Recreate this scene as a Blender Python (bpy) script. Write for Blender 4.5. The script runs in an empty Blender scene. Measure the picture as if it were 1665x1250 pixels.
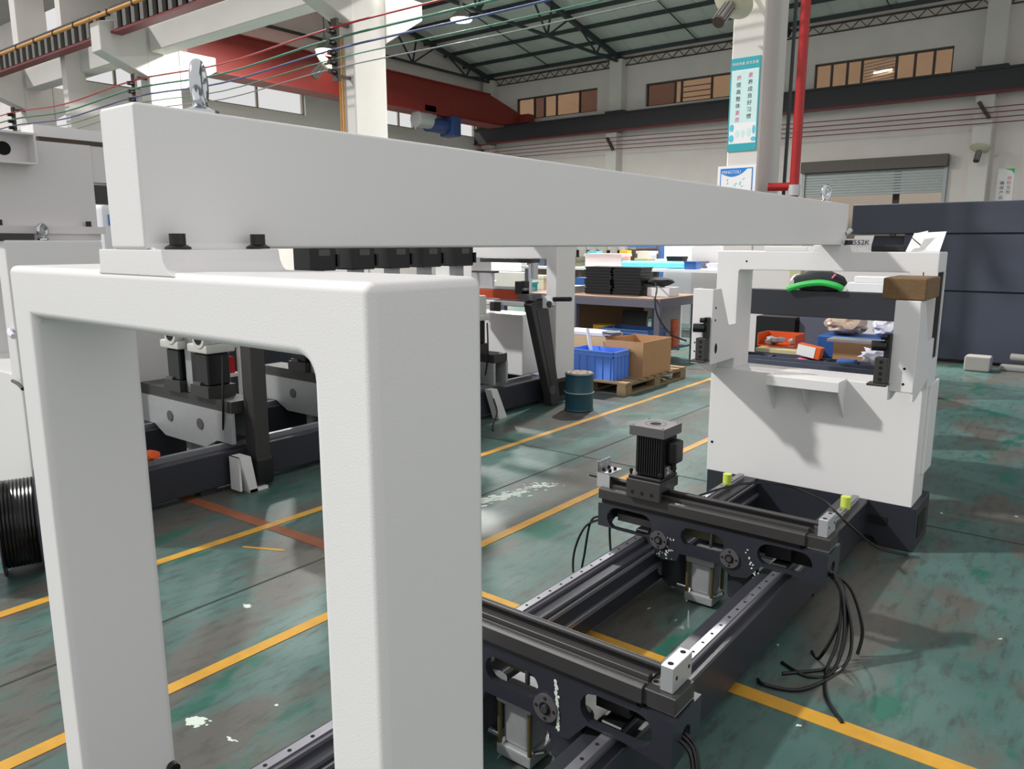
import bpy, bmesh, math, random
from mathutils import Vector, Matrix
random.seed(7)
SC = bpy.context.scene
COL = SC.collection
R = math.radians

# ------------------------------------------------------------------ camera, sky, sun, exposure
cam_d = bpy.data.cameras.new('camera'); cam = bpy.data.objects.new('camera', cam_d); COL.objects.link(cam)
cam_d.sensor_fit = 'HORIZONTAL'; cam_d.sensor_width = 36.0
cam_d.lens = 36.0 * 1240.0 / 1665.0
cam_d.clip_start = 0.05; cam_d.clip_end = 300
cam.location = (0, 0, 1.65)
cam.rotation_euler = (R(90) - math.atan(230 / 1240.0), 0, R(38))
SC.camera = cam

w = bpy.data.worlds.new('world'); SC.world = w; w.use_nodes = True
bg = w.node_tree.nodes['Background']; bg.inputs[0].default_value = (1.0, 0.98, 0.975, 1); bg.inputs[1].default_value = 0.78

sd = bpy.data.lights.new('sun', 'SUN'); sun = bpy.data.objects.new('sun', sd); COL.objects.link(sun)
sd.energy = 2.8; sd.angle = R(2.5); sd.color = (1.0, 0.98, 0.95)
sun.rotation_euler = Vector((0.46, 0.34, -0.49)).to_track_quat('-Z', 'Y').to_euler()
sun.location = (-5, -12, 15)

SC.view_settings.view_transform = 'Standard'; SC.view_settings.look = 'None'
SC.view_settings.gamma = 1.0; SC.view_settings.use_curve_mapping = False
SC.view_settings.exposure = 0.0
SC.cycles.caustics_reflective = False; SC.cycles.caustics_refractive = False

# ------------------------------------------------------------------ materials
def lin(c):
    return tuple(((x / 255) / 12.92 if x / 255 <= 0.04045 else ((x / 255 + 0.055) / 1.055) ** 2.4) for x in c)

def mat(name, rgb, rough=0.5, metal=0.0, var=0.06, scale=6.0, bump=0.0, bscale=120.0, stretch=None, emit=0.0, spec=0.5):
    m = bpy.data.materials.new(name); m.use_nodes = True
    nt = m.node_tree; b = nt.nodes['Principled BSDF']; c = lin(rgb)
    b.inputs['Roughness'].default_value = rough; b.inputs['Metallic'].default_value = metal
    b.inputs['Specular IOR Level'].default_value = spec
    tc = nt.nodes.new('ShaderNodeTexCoord'); src = tc.outputs['Object']
    if stretch:
        mp = nt.nodes.new('ShaderNodeMapping'); mp.inputs['Scale'].default_value = stretch
        nt.links.new(src, mp.inputs[0]); src = mp.outputs[0]
    n = nt.nodes.new('ShaderNodeTexNoise'); n.inputs['Scale'].default_value = scale; n.inputs['Detail'].default_value = 5
    nt.links.new(src, n.inputs['Vector'])
    mx = nt.nodes.new('ShaderNodeMix'); mx.data_type = 'RGBA'
    mx.inputs[6].default_value = tuple(x * (1 - var) for x in c) + (1,)
    mx.inputs[7].default_value = tuple(min(1, x * (1 + var)) for x in c) + (1,)
    nt.links.new(n.outputs[0], mx.inputs[0]); nt.links.new(mx.outputs[2], b.inputs['Base Color'])
    if bump:
        n2 = nt.nodes.new('ShaderNodeTexNoise'); n2.inputs['Scale'].default_value = bscale; n2.inputs['Detail'].default_value = 2
        nt.links.new(src, n2.inputs['Vector'])
        bp = nt.nodes.new('ShaderNodeBump'); bp.inputs['Strength'].default_value = bump; bp.inputs['Distance'].default_value = 0.002
        nt.links.new(n2.outputs[0], bp.inputs['Height']); nt.links.new(bp.outputs[0], b.inputs['Normal'])
    if emit:
        b.inputs['Emission Color'].default_value = c + (1,); b.inputs['Emission Strength'].default_value = emit
    return m

def glass_mat(name, rgb, alpha):
    m = bpy.data.materials.new(name); m.use_nodes = True; nt = m.node_tree
    nt.nodes.remove(nt.nodes['Principled BSDF']); out = nt.nodes['Material Output']
    t = nt.nodes.new('ShaderNodeBsdfTransparent'); t.inputs[0].default_value = lin(rgb) + (1,)
    g = nt.nodes.new('ShaderNodeBsdfGlossy'); g.inputs['Roughness'].default_value = 0.1
    x = nt.nodes.new('ShaderNodeMixShader'); x.inputs[0].default_value = alpha
    nt.links.new(t.outputs[0], x.inputs[1]); nt.links.new(g.outputs[0], x.inputs[2]); nt.links.new(x.outputs[0], out.inputs[0])
    return m

def ramp_floor():
    m = bpy.data.materials.new('worn green floor paint'); m.use_nodes = True; nt = m.node_tree; L = nt.links
    b = nt.nodes['Principled BSDF']
    tc = nt.nodes.new('ShaderNodeTexCoord')
    def noise(sc, det=6, st=None, rough=0.6):
        s = tc.outputs['Object']
        if st:
            mp = nt.nodes.new('ShaderNodeMapping'); mp.inputs['Scale'].default_value = st; L.new(s, mp.inputs[0]); s = mp.outputs[0]
        n = nt.nodes.new('ShaderNodeTexNoise'); n.inputs['Scale'].default_value = sc; n.inputs['Detail'].default_value = det
        n.inputs['Roughness'].default_value = rough
        L.new(s, n.inputs['Vector']); return n.outputs[0]
    def ramp(src, a, c):
        r = nt.nodes.new('ShaderNodeMapRange'); r.inputs[1].default_value = a; r.inputs[2].default_value = c; L.new(src, r.inputs[0]); return r.outputs[0]
    def mixc(f, a, c):
        x = nt.nodes.new('ShaderNodeMix'); x.data_type = 'RGBA'; L.new(f, x.inputs[0])
        for i, v in ((6, a), (7, c)):
            if isinstance(v, tuple): x.inputs[i].default_value = lin(v) + (1,)
            else: L.new(v, x.inputs[i])
        return x.outputs[2]
    base = mixc(ramp(noise(0.9, 4), 0.35, 0.7), (62, 94, 88), (92, 118, 114))
    base = mixc(ramp(noise(1.6, 8, (1.0, 0.45, 1)), 0.485, 0.56), base, (90, 89, 83))
    base = mixc(ramp(noise(2.6, 8, (1.3, 0.5, 1)), 0.57, 0.63), base, (34, 96, 80))
    base = mixc(ramp(noise(9.0, 8, (2.2, 0.6, 1), 0.7), 0.50, 0.72), base, (60, 64, 60))
    base = mixc(ramp(noise(3.2, 10, (0.7, 1.7, 1), 0.75), 0.66, 0.78), base, (112, 126, 122))
    L.new(base, b.inputs['Base Color'])
    rr = nt.nodes.new('ShaderNodeMapRange'); rr.inputs[3].default_value = 0.30; rr.inputs[4].default_value = 0.55
    L.new(noise(4.0), rr.inputs[0]); L.new(rr.outputs[0], b.inputs['Roughness'])
    bp = nt.nodes.new('ShaderNodeBump'); bp.inputs['Strength'].default_value = 0.15; bp.inputs['Distance'].default_value = 0.003
    L.new(noise(60.0, 3), bp.inputs['Height']); L.new(bp.outputs[0], b.inputs['Normal'])
    return m

M = dict(
    white=mat('white machine enamel', (229, 228, 228), 0.34, var=0.01, bump=0.18, bscale=420),
    white2=mat('white enamel aged', (216, 213, 213), 0.4, var=0.03, bump=0.1, bscale=300),
    dark=mat('dark grey blue machine paint', (44, 46, 54), 0.4, var=0.08, scale=14, bump=0.12, bscale=260),
    darkgrey=mat('blackened steel', (62, 61, 61), 0.45, metal=0.25, var=0.1, scale=20),
    black=mat('black enamel', (20, 21, 23), 0.38, var=0.15),
    blackplastic=mat('black plastic', (28, 29, 30), 0.5, var=0.15),
    rubber=mat('black cable rubber', (14, 14, 15), 0.25, var=0.1),
    steel=mat('ground steel', (150, 150, 154), 0.32, metal=0.9, var=0.1, scale=30),
    greysteel=mat('grey rail steel', (152, 152, 160), 0.34, metal=0.7, var=0.08, scale=30, stretch=(8, 1, 1)),
    chrome=mat('zinc plated steel', (200, 204, 208), 0.16, metal=1.0, var=0.06, scale=40),
    alu=mat('brushed aluminium', (196, 198, 202), 0.42, metal=0.55, var=0.05, scale=60),
    castalu=mat('cast aluminium', (178, 180, 182), 0.5, metal=0.5, var=0.1, scale=40),
    flange=mat('phosphated flange', (98, 96, 98), 0.5, metal=0.4, var=0.08),
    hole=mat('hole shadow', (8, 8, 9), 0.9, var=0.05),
    olive=mat('olive anodised strip', (98, 98, 76), 0.5, metal=0.3),
    brass=mat('dull brass rod', (120, 108, 74), 0.4, metal=0.6),
    limegreen=mat('lime green plastic', (206, 222, 92), 0.45, var=0.05),
    floor=ramp_floor(),
    yellow=mat('yellow line paint', (200, 150, 52), 0.55, var=0.3, scale=9, bump=0.1),
    oldline=mat('faded orange line paint', (142, 84, 56), 0.65, var=0.3, scale=7),
    scuff=mat('spilled white paint', (206, 218, 208), 0.6, var=0.1),
    joint=mat('floor joint', (44, 58, 54), 0.8),
    wall=mat('whitewashed wall', (222, 216, 212), 0.85, var=0.09, scale=1.2, bump=0.1, bscale=30),
    walltan=mat('tan rear hall wall', (190, 178, 166), 0.85, var=0.08, scale=1.5),
    conc=mat('whitewashed concrete', (214, 211, 206), 0.85, var=0.07, scale=1.6, bump=0.2, bscale=30),
    concgrey=mat('grey concrete', (150, 148, 142), 0.85, var=0.1, scale=2), ribgrey=mat('grey girder rib', (112, 110, 106), 0.8),
    roof=mat('grey green roof sheet', (208, 216, 210), 0.6, var=0.12, scale=0.7, bump=0.1, bscale=20),
    truss=mat('dark truss paint', (52, 60, 62), 0.6, var=0.15),
    crane=mat('red crane paint', (124, 38, 30), 0.5, var=0.12, scale=1.5),
    runway=mat('dark runway beam paint', (46, 46, 50), 0.55, var=0.12, scale=3),
    redbar=mat('dark red bus bar', (120, 28, 36), 0.5, var=0.15),
    redpipe=mat('red pipe paint', (168, 26, 28), 0.35, var=0.15, scale=12),
    ropipe=mat('orange pipe paint', (208, 146, 62), 0.5, var=0.12),
    greenpipe=mat('green conductor', (40, 112, 86), 0.5),
    bluepipe=mat('blue conductor', (52, 70, 120), 0.5),
    greycable=mat('grey conductor', (112, 112, 112), 0.5),
    brown=mat('brown iron', (74, 62, 54), 0.7, var=0.2),
    lamp=mat('lamp diffuser', (255, 255, 255), 0.4, emit=6.0),
    dish=mat('cream lamp reflector', (214, 210, 186), 0.4, var=0.08),
    lampbody=mat('ribbed lamp housing', (150, 146, 140), 0.4, metal=0.5),
    teal=mat('teal print', (42, 166, 178), 0.5, var=0.03),
    paleteal=mat('pale teal print', (206, 236, 234), 0.5, var=0.04),
    paper=mat('white paper', (240, 240, 240), 0.7, var=0.02),
    blueprint=mat('blue print', (36, 130, 214), 0.5, var=0.1),
    cyanprint=mat('cyan print', (92, 196, 222), 0.5, var=0.1),
    ink=mat('black print', (62, 66, 60), 0.6), pink=mat('pink print', (226, 112, 150), 0.5), redink=mat('red print', (206, 52, 60), 0.5),
    greenprint=mat('green print', (70, 196, 96), 0.5, var=0.1),
    shutter=mat('shutter slat', (148, 158, 160), 0.45, metal=0.3, var=0.06),
    shutterbox=mat('shutter box', (92, 86, 80), 0.6, var=0.1),
    frame=mat('window frame', (150, 140, 130), 0.6),
    frame_dark=mat('window frame dark', (78, 70, 66), 0.6),
    glass=glass_mat('clear window glass', (254, 255, 255), 0.03),
    tanglass=glass_mat('dusty tan glass', (226, 210, 194), 0.08),
    redglass=glass_mat('dark dusty glass', (180, 160, 152), 0.08),
    crate=mat('blue crate plastic', (100, 148, 240), 0.4, var=0.06),
    crate2=mat('dull blue crate plastic', (66, 108, 168), 0.45, var=0.08),
    cardboard=mat('cardboard', (184, 144, 104), 0.8, var=0.07, scale=10),
    cardlight=mat('light cardboard', (206, 176, 134), 0.8, var=0.06, scale=10),
    pallet=mat('pallet wood', (150, 128, 98), 0.8, var=0.2, scale=5, stretch=(1, 8, 8), bump=0.3, bscale=60),
    woodblock=mat('brown hardwood', (112, 86, 56), 0.75, var=0.35, scale=14, stretch=(3, 1, 6), bump=0.3, bscale=60),
    drum=mat('teal drum paint', (34, 78, 94), 0.4, var=0.15), lid=mat('dusty drum lid', (172, 152, 136), 0.7, var=0.2, scale=18),
    orange=mat('orange plastic', (226, 92, 34), 0.5, var=0.1), orangered=mat('orange red enamel', (184, 66, 26), 0.4, var=0.1),
    yellowplastic=mat('yellow plastic', (224, 180, 40), 0.45, var=0.1),
    copper=mat('orange wire mesh', (196, 104, 70), 0.5, var=0.2),
    tablesteel=mat('grey blue table steel', (92, 94, 110), 0.5, var=0.1), tabletop=mat('worn brown table top', (132, 108, 92), 0.7, var=0.2),
    pinkbox=mat('pale pink box', (226, 206, 204), 0.6, var=0.03), whitebox=mat('white box', (232, 234, 238), 0.5, var=0.03),
    bluebox=mat('blue box', (44, 92, 160), 0.5, var=0.08), bag=mat('clear bag of fittings', (190, 168, 150), 0.3, var=0.4, scale=50),
    ragm=mat('pale rag cloth', (214, 214, 226), 0.85, var=0.1), fabric=mat('black fabric', (34, 36, 40), 0.8, var=0.2), green=mat('green trim', (52, 190, 84), 0.6, var=0.1),
    tan=mat('tan strip', (196, 190, 150), 0.7), slate=mat('slate blue board', (72, 78, 94), 0.6),
    purple=mat('dark slate guard paint', (66, 70, 84), 0.5, var=0.1, scale=2, bump=0.08, bscale=80),
    reelcl=mat('smoky reel flange', (66, 60, 76), 0.3, var=0.1), bluem=mat('blue hoist motor', (40, 62, 110), 0.45, var=0.1),
    palegreen=mat('pale casting', (206, 208, 202), 0.5, var=0.08, scale=12),
)

# ------------------------------------------------------------------ mesh builder
ORG = {}
class MB:
    def __init__(s): s.bm = bmesh.new()
    def box(s, x0, x1, y0, y1, z0, z1, rot=None, piv=None):
        c = Vector(((x0 + x1) / 2, (y0 + y1) / 2, (z0 + z1) / 2))
        mt = Matrix.Translation(c) @ Matrix.Diagonal((abs(x1 - x0), abs(y1 - y0), abs(z1 - z0), 1))
        if rot is not None:
            p = Vector(piv) if piv else c
            mt = Matrix.Translation(p) @ rot.to_4x4() @ Matrix.Translation(-p) @ mt
        bmesh.ops.create_cube(s.bm, size=1, matrix=mt); return s
    def cyl(s, p0, p1, r, n=16, r2=None):
        p0 = Vector(p0); p1 = Vector(p1); d = p1 - p0
        mt = Matrix.Translation((p0 + p1) / 2) @ d.to_track_quat('Z', 'Y').to_matrix().to_4x4()
        bmesh.ops.create_cone(s.bm, cap_ends=True, segments=n, radius1=r, radius2=r if r2 is None else r2, depth=d.length, matrix=mt); return s
    def bar(s, p0, p1, a, b=None):            # rectangular bar between two points
        p0 = Vector(p0); p1 = Vector(p1); d = p1 - p0
        q = d.to_track_quat('Z', 'Y').to_matrix().to_4x4()
        mt = Matrix.Translation((p0 + p1) / 2) @ q @ Matrix.Diagonal((a, b or a, d.length, 1))
        bmesh.ops.create_cube(s.bm, size=1, matrix=mt); return s
    def prism(s, pts, axis, a, b):            # polygon in the plane normal to axis, extruded a..b
        def P(u, v, t): return (t, u, v) if axis == 'x' else ((u, t, v) if axis == 'y' else (u, v, t))
        lo = [s.bm.verts.new(P(u, v, a)) for u, v in pts]; hi = [s.bm.verts.new(P(u, v, b)) for u, v in pts]
        n = len(pts); fs = [s.bm.faces.new(lo), s.bm.faces.new(hi[::-1])]
        for i in range(n): fs.append(s.bm.faces.new((lo[i], hi[i], hi[(i + 1) % n], lo[(i + 1) % n])))
        bmesh.ops.recalc_face_normals(s.bm, faces=fs); return s
    def plate(s, outline, holes, axis, a, b): # polygon with holes
        t = bmesh.new()
        def P(u, v, q): return (q, u, v) if axis == 'x' else ((u, q, v) if axis == 'y' else (u, v, q))
        for loop in [outline] + holes:
            vs = [t.verts.new(P(u, v, a)) for u, v in loop]
            for i in range(len(vs)): t.edges.new((vs[i], vs[(i + 1) % len(vs)]))
        bmesh.ops.triangle_fill(t, use_beauty=True, edges=t.edges[:])
        r = bmesh.ops.extrude_face_region(t, geom=t.faces[:])
        d = Vector(P(0, 0, b - a))
        bmesh.ops.translate(t, verts=[g for g in r['geom'] if isinstance(g, bmesh.types.BMVert)], vec=d)
        bmesh.ops.recalc_face_normals(t, faces=t.faces[:])
        me = bpy.data.meshes.new('t'); t.to_mesh(me); t.free(); s.bm.from_mesh(me); bpy.data.meshes.remove(me); return s
    def lathe(s, prof, c, axis=(0, 0, 1), n=24):
        q = Vector(axis).to_track_quat('Z', 'Y').to_matrix(); c = Vector(c); rings = []
        for r, h in prof:
            rings.append([s.bm.verts.new(c + q @ Vector((r * math.cos(2 * math.pi * i / n), r * math.sin(2 * math.pi * i / n), h))) for i in range(n)])
        fs = []
        for a, b in zip(rings, rings[1:]):
            for i in range(n): fs.append(s.bm.faces.new((a[i], a[(i + 1) % n], b[(i + 1) % n], b[i])))
        fs.append(s.bm.faces.new(rings[0][::-1])); fs.append(s.bm.faces.new(rings[-1]))
        bmesh.ops.recalc_face_normals(s.bm, faces=fs); return s
    def torus(s, c, axis, R_, r, n=28, k=10):
        q = Vector(axis).to_track_quat('Z', 'Y').to_matrix(); c = Vector(c); rings = []
        for i in range(n):
            a = 2 * math.pi * i / n
            rings.append([s.bm.verts.new(c + q @ Vector(((R_ + r * math.cos(b)) * math.cos(a), (R_ + r * math.cos(b)) * math.sin(a), r * math.sin(b)))) for b in [2 * math.pi * j / k for j in range(k)]])
        for i in range(n):
            A = rings[i]; B = rings[(i + 1) % n]
            for j in range(k): s.bm.faces.new((A[j], B[j], B[(j + 1) % k], A[(j + 1) % k]))
        return s
    def tube(s, pts, r, k=8, sub=6):
        P = [Vector(p) for p in pts]; pl = []
        if len(P) > 2 and sub > 1:
            for i in range(len(P) - 1):
                p0 = P[max(i - 1, 0)]; p1 = P[i]; p2 = P[i + 1]; p3 = P[min(i + 2, len(P) - 1)]
                for j in range(sub):
                    t = j / sub
                    pl.append(0.5 * ((2 * p1) + (p2 - p0) * t + (2 * p0 - 5 * p1 + 4 * p2 - p3) * t * t + (3 * p1 - p0 - 3 * p2 + p3) * t ** 3))
            pl.append(P[-1])
        else: pl = P
        rings = []
        for i, p in enumerate(pl):
            d = (pl[min(i + 1, len(pl) - 1)] - pl[max(i - 1, 0)]).normalized()
            u = d.orthogonal().normalized() if i == 0 else (u - d * u.dot(d)).normalized()
            v = d.cross(u)
            rings.append([s.bm.verts.new(p + r * (u * math.cos(2 * math.pi * j / k) + v * math.sin(2 * math.pi * j / k))) for j in range(k)])
        for A, B in zip(rings, rings[1:]):
            for j in range(k): s.bm.faces.new((A[j], A[(j + 1) % k], B[(j + 1) % k], B[j]))
        s.bm.faces.new(rings[0][::-1]); s.bm.faces.new(rings[-1]); return s
    def bevel(s, w_, seg=2, ang=35):
        s.bev = True
        bmesh.ops.remove_doubles(s.bm, verts=s.bm.verts[:], dist=1e-6)
        es = [e for e in s.bm.edges if len(e.link_faces) == 2 and e.calc_face_angle(0) > R(ang)]
        if es: bmesh.ops.bevel(s.bm, geom=es, offset=w_, segments=seg, affect='EDGES', profile=0.5, clamp_overlap=True)
        return s
    def blob(s, c, rx, ry, rz, jit=0.2, sub=2, seed=1):
        rnd = random.Random(seed); t = bmesh.new(); bmesh.ops.create_icosphere(t, subdivisions=sub, radius=1)
        for v in t.verts:
            k = 1 + rnd.uniform(-jit, jit); v.co = Vector((c[0] + v.co.x * rx * k, c[1] + v.co.y * ry * k, c[2] + v.co.z * rz * k))
        me = bpy.data.meshes.new('t'); t.to_mesh(me); t.free(); s.bm.from_mesh(me); bpy.data.meshes.remove(me); return s
    def build(s, name, m, parent=None, loc=None, smooth=True):
        o0 = Vector(ORG[parent.name]) if parent is not None else Vector(loc or (0, 0, 0))
        bmesh.ops.translate(s.bm, verts=s.bm.verts[:], vec=-o0)
        me = bpy.data.meshes.new(name); s.bm.to_mesh(me); s.bm.free()
        me.materials.append(m if not isinstance(m, str) else M[m])
        if smooth:
            for p in me.polygons: p.use_smooth = True
            try: me.set_sharp_from_angle(angle=R(32))
            except Exception: pass
        o = bpy.data.objects.new(name, me); COL.objects.link(o)
        if getattr(s, 'bev', False) and smooth:
            wn = o.modifiers.new('weighted', 'WEIGHTED_NORMAL'); wn.keep_sharp = True; wn.weight = 90
        if parent is not None: o.parent = parent
        else: o.location = o0
        ORG[o.name] = tuple(o0)
        return o

def tag(o, label, cat, group=None):
    o['label'] = label; o['category'] = cat
    if group: o['group'] = group
    return o
def thing(name, label, cat, loc=(0, 0, 0), group=None):
    o = bpy.data.objects.new(name, None); COL.objects.link(o); o.location = loc; o.empty_display_size = 0.1
    ORG[o.name] = tuple(loc); return tag(o, label, cat, group)
def struct(o): o['kind'] = 'structure'; return o
def stuff(o): o['kind'] = 'stuff'; return o
def copy_tree(o, parent=None):
    c = o.copy(); COL.objects.link(c)
    if parent is not None: c.parent = parent
    for ch in list(o.children): copy_tree(ch, c)
    return c
def dup(o, d, label=None):
    c = copy_tree(o); c.location = Vector(o.location) + Vector(d)
    if label: c['label'] = label
    ORG[c.name] = tuple(c.location); return c
def text(name, body, m, parent, loc, size, rot=(R(90), 0, 0), extrude=0.001, align='CENTER'):
    cu = bpy.data.curves.new(name, 'FONT'); cu.body = body; cu.size = size; cu.align_x = align; cu.align_y = 'CENTER'; cu.extrude = extrude
    t = bpy.data.objects.new(name, cu); COL.objects.link(t)
    bpy.context.view_layer.update()
    me = bpy.data.meshes.new_from_object(t.evaluated_get(bpy.context.evaluated_depsgraph_get()))
    bpy.data.objects.remove(t); me.materials.clear(); me.materials.append(M[m])
    o = bpy.data.objects.new(name, me); COL.objects.link(o)
    o.rotation_euler = rot
    if parent is not None: o.parent = parent; o.location = Vector(loc) - Vector(ORG[parent.name])
    else: o.location = loc
    return o
def arc(cx, cy, r, a0, a1, n=6):
    return [(cx + r * math.cos(R(a0 + (a1 - a0) * i / n)), cy + r * math.sin(R(a0 + (a1 - a0) * i / n))) for i in range(n + 1)]
def slot(x0, x1, z, h, n=7):
    return arc(x0 + h, z, h, 90, 270, n) + arc(x1 - h, z, h, -90, 90, n)
def circ(x, z, r, n=20): return [(x + r * math.cos(2 * math.pi * i / n), z + r * math.sin(2 * math.pi * i / n)) for i in range(n)]

# ================================================================== SETTING
YF, XL, Y1 = 28.4, -23.8, 10.5
fl = struct(MB().box(-36, 9, -6, 34, -0.15, 0).build('floor', 'floor', smooth=False))
def strip(x0, y0, x1, y1, wd, name='floor_line', m='yellow', h=0.0025):
    a = Vector((x0, y0, 0)); d = Vector((x1, y1, 0)) - a; n = Vector((-d.y, d.x, 0)).normalized() * wd / 2
    b = MB(); pts = [((a + n).x, (a + n).y), ((a - n).x, (a - n).y), ((a + d - n).x, (a + d - n).y), ((a + d + n).x, (a + d + n).y)]
    return b.prism(pts, 'z', 0.0002, h).build(name, m, fl, smooth=False)
strip(-2.655, -2, -2.535, 9.6, 0.062); strip(-3.79, -2, -3.775, 9.2, 0.062)
strip(-2.5, 2.575, 1.6, 2.59, 0.075); strip(-4.75, 2.46, -2.66, 2.54, 0.085, 'floor_line', 'oldline', 0.002); strip(-3.62, 2.22, -3.40, 2.33, 0.022, 'floor_line', 'yellow', 0.002)
for y in (-1.0, 4.9, 10.2): strip(-30, y, 8, y + 0.01, 0.012, 'floor_joint', 'joint', 0.0015)
for x in (-5.2, -3.15, 1.6): strip(x, -5, x + 0.02, 26, 0.012, 'floor_joint', 'joint', 0.0015)
def stain(cx, cy, rx, ry, rot, seed, m='scuff', n=22, jit=0.45):
    rnd = random.Random(seed); pts = []
    for i in range(n):
        a = 2 * math.pi * i / n; k = 1 + rnd.uniform(-jit, jit); u = rx * k * math.cos(a); v = ry * k * math.sin(a)
        pts.append((cx + u * math.cos(rot) - v * math.sin(rot), cy + u * math.sin(rot) + v * math.cos(rot)))
    return MB().prism(pts, 'z', 0.0002, 0.0012).build('paint_stain', m, fl, smooth=False)
def flecks(cx, cy, rx, ry, rot, n, size, seed, name='paint_stain', m='scuff'):
    rnd = random.Random(seed); b = MB()
    for i in range(n):
        u = max(-2, min(2, rnd.gauss(0, 0.45))) * rx; v = max(-2, min(2, rnd.gauss(0, 0.45))) * ry; sz = size * rnd.uniform(0.35, 1.3) * max(0.3, 1 - abs(u / rx) * 0.5)
        x = cx + u * math.cos(rot) - v * math.sin(rot); y = cy + u * math.sin(rot) + v * math.cos(rot); st = rnd.uniform(1.0, 2.6)
        pts = []
        for k in range(9):
            a_ = 2 * math.pi * k / 9; r_ = sz * rnd.uniform(0.6, 1.2); p_ = r_ * st * math.cos(a_); q_ = r_ * math.sin(a_)
            pts.append((x + p_ * math.cos(rot) - q_ * math.sin(rot), y + p_ * math.sin(rot) + q_ * math.cos(rot)))
        b.prism(pts, 'z', 0.0002, 0.0008 + 0.00001 * i)
    return stuff(b.build(name, m, fl, smooth=False))
flecks(-3.03, 3.72, 0.42, 0.06, R(75), 150, 0.016, 3); flecks(-2.95, 4.12, 0.16, 0.06, R(40), 40, 0.012, 5)
flecks(-2.36, 1.22, 0.045, 0.035, 0.4, 46, 0.010, 9); flecks(-2.17, 1.24, 0.025, 0.014, 0.2, 14, 0.006, 10); flecks(-2.12, 1.06, 0.035, 0.006, 0.9, 12, 0.004, 11); flecks(-2.98, 1.83, 0.025, 0.02, 0.3, 16, 0.008, 12)
for i in range(26):
    stain(random.uniform(-2.5, 1.5), random.uniform(1, 6), random.uniform(0.004, 0.012), random.uniform(0.003, 0.008), random.uniform(0, 3), 40 + i, n=7)

# left wall with ribbon windows
def wall_with_openings(name, horiz, fixed, t, lo, hi, top, ops):
    """ops: (a0,a1,z0,z1) along the wall, all openings share z0,z1 roughly"""
    b = MB(); cur = lo
    def add(a0, a1, z0, z1):
        if a1 - a0 < 1e-4 or z1 - z0 < 1e-4: return
        if horiz: b.box(a0, a1, fixed, fixed + t, z0, z1)
        else: b.box(fixed - t, fixed, a0, a1, z0, z1)
    for a0, a1, z0, z1 in ops:
        add(cur, a0, 0, top); add(a0, a1, 0, z0); add(a0, a1, z1, top); cur = a1
    add(cur, hi, 0, top)
    return struct(b.build(name, 'wall', smooth=False))
LW = [(10.65, 12.45, 6.2, 7.1), (14.45, 18.28, 6.2, 7.1), (22.2, 23.9, 6.35, 7.2), (24.6, 27.8, 6.4, 7.2)]
wl = wall_with_openings('wall_left', False, XL, 0.3, 10.14, YF + 0.3, 10.9, LW)
FWN = [(-21.95, -17.7, 7.05, 7.98), (-15.46, -10.9, 6.98, 7.85), (-8.93, -4.7, 6.86, 7.7)]
b = MB()
for x0, x1, z0, z1 in ((XL, -21.95, 0, 9.3), (-21.95, -17.7, 0, 7.05), (-21.95, -17.7, 7.98, 9.3), (-17.7, -15.46, 0, 9.3), (-15.46, -10.9, 0, 6.98), (-15.46, -10.9, 7.85, 9.3),
                       (-10.9, -9.0, 0, 9.3), (-9.0, -8.93, 4.3, 9.3), (-8.93, -4.7, 4.3, 6.86), (-8.93, -4.7, 7.7, 9.3), (-4.7, -4.58, 4.3, 9.3), (-4.58, 9, 0, 9.3)):
    b.box(x0, x1, YF, YF + 0.3, z0, z1)
wf = struct(b.build('wall_far', 'wall', smooth=False))
struct(MB().box(-26, 9, 33.5, 33.7, 0, 9.4).build('wall_back', 'walltan', smooth=False))
struct(MB().box(-62, -30.5, 12.2, 12.5, 0, 10.5).build('wall_side', 'wall', smooth=False))
struct(MB().box(-62, -25.5, 10.4, 12.5, 9.6, 9.8).build('ceiling_side', 'concgrey', smooth=False))
def ribbon(i, horiz, fixed, a0, a1, z0, z1, mull, glass, fm):
    c = ((a0 + a1) / 2, fixed, z0) if horiz else (fixed, (a0 + a1) / 2, z0)
    o = struct(MB_frame(horiz, fixed, a0, a1, z0, z1).build('window_%d' % i, fm, loc=c, smooth=False))
    pos = [a0 + (a1 - a0) * m for m in [0] + mull + [1]]
    for k, (p, q) in enumerate(zip(pos, pos[1:])):
        g = glass[k % len(glass)] if isinstance(glass, list) else glass
        mb = MB()
        if horiz: mb.box(p + 0.03, q - 0.03, fixed + 0.14, fixed + 0.146, z0 + 0.04, z1 - 0.04)
        else: mb.box(fixed - 0.16, fixed - 0.154, p + 0.03, q - 0.03, z0 + 0.04, z1 - 0.04)
        mb.build('pane', g, o, smooth=False)
        if k:
            mb = MB()
            if horiz: mb.box(p - 0.035, p + 0.035, fixed + 0.1, fixed + 0.18, z0 + 0.04, z1 - 0.04)
            else: mb.box(fixed - 0.2, fixed - 0.12, p - 0.035, p + 0.035, z0 + 0.04, z1 - 0.04)
            mb.build('mullion', fm, o, smooth=False)
    return o
def MB_frame(horiz, fixed, a0, a1, z0, z1):
    mb = MB(); t = 0.05
    for (p, q, r, s_) in ((a0, a1, z0, z0 + t), (a0, a1, z1 - t, z1), (a0, a0 + t, z0, z1), (a1 - t, a1, z0, z1)):
        if horiz: mb.box(p, q, fixed + 0.1, fixed + 0.2, r, s_)
        else: mb.box(fixed - 0.22, fixed - 0.1, p, q, r, s_)
    return mb
for i, (a0, a1, z0, z1) in enumerate(LW): ribbon(i + 1, False, XL, a0, a1, z0, z1, [0.5], 'glass', 'frame')
ribbon(5, True, YF, *FWN[0], [0.22, 0.35, 0.5, 0.78], ['tanglass', 'redglass', 'tanglass', 'tanglass', 'redglass'], 'frame_dark')
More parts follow.
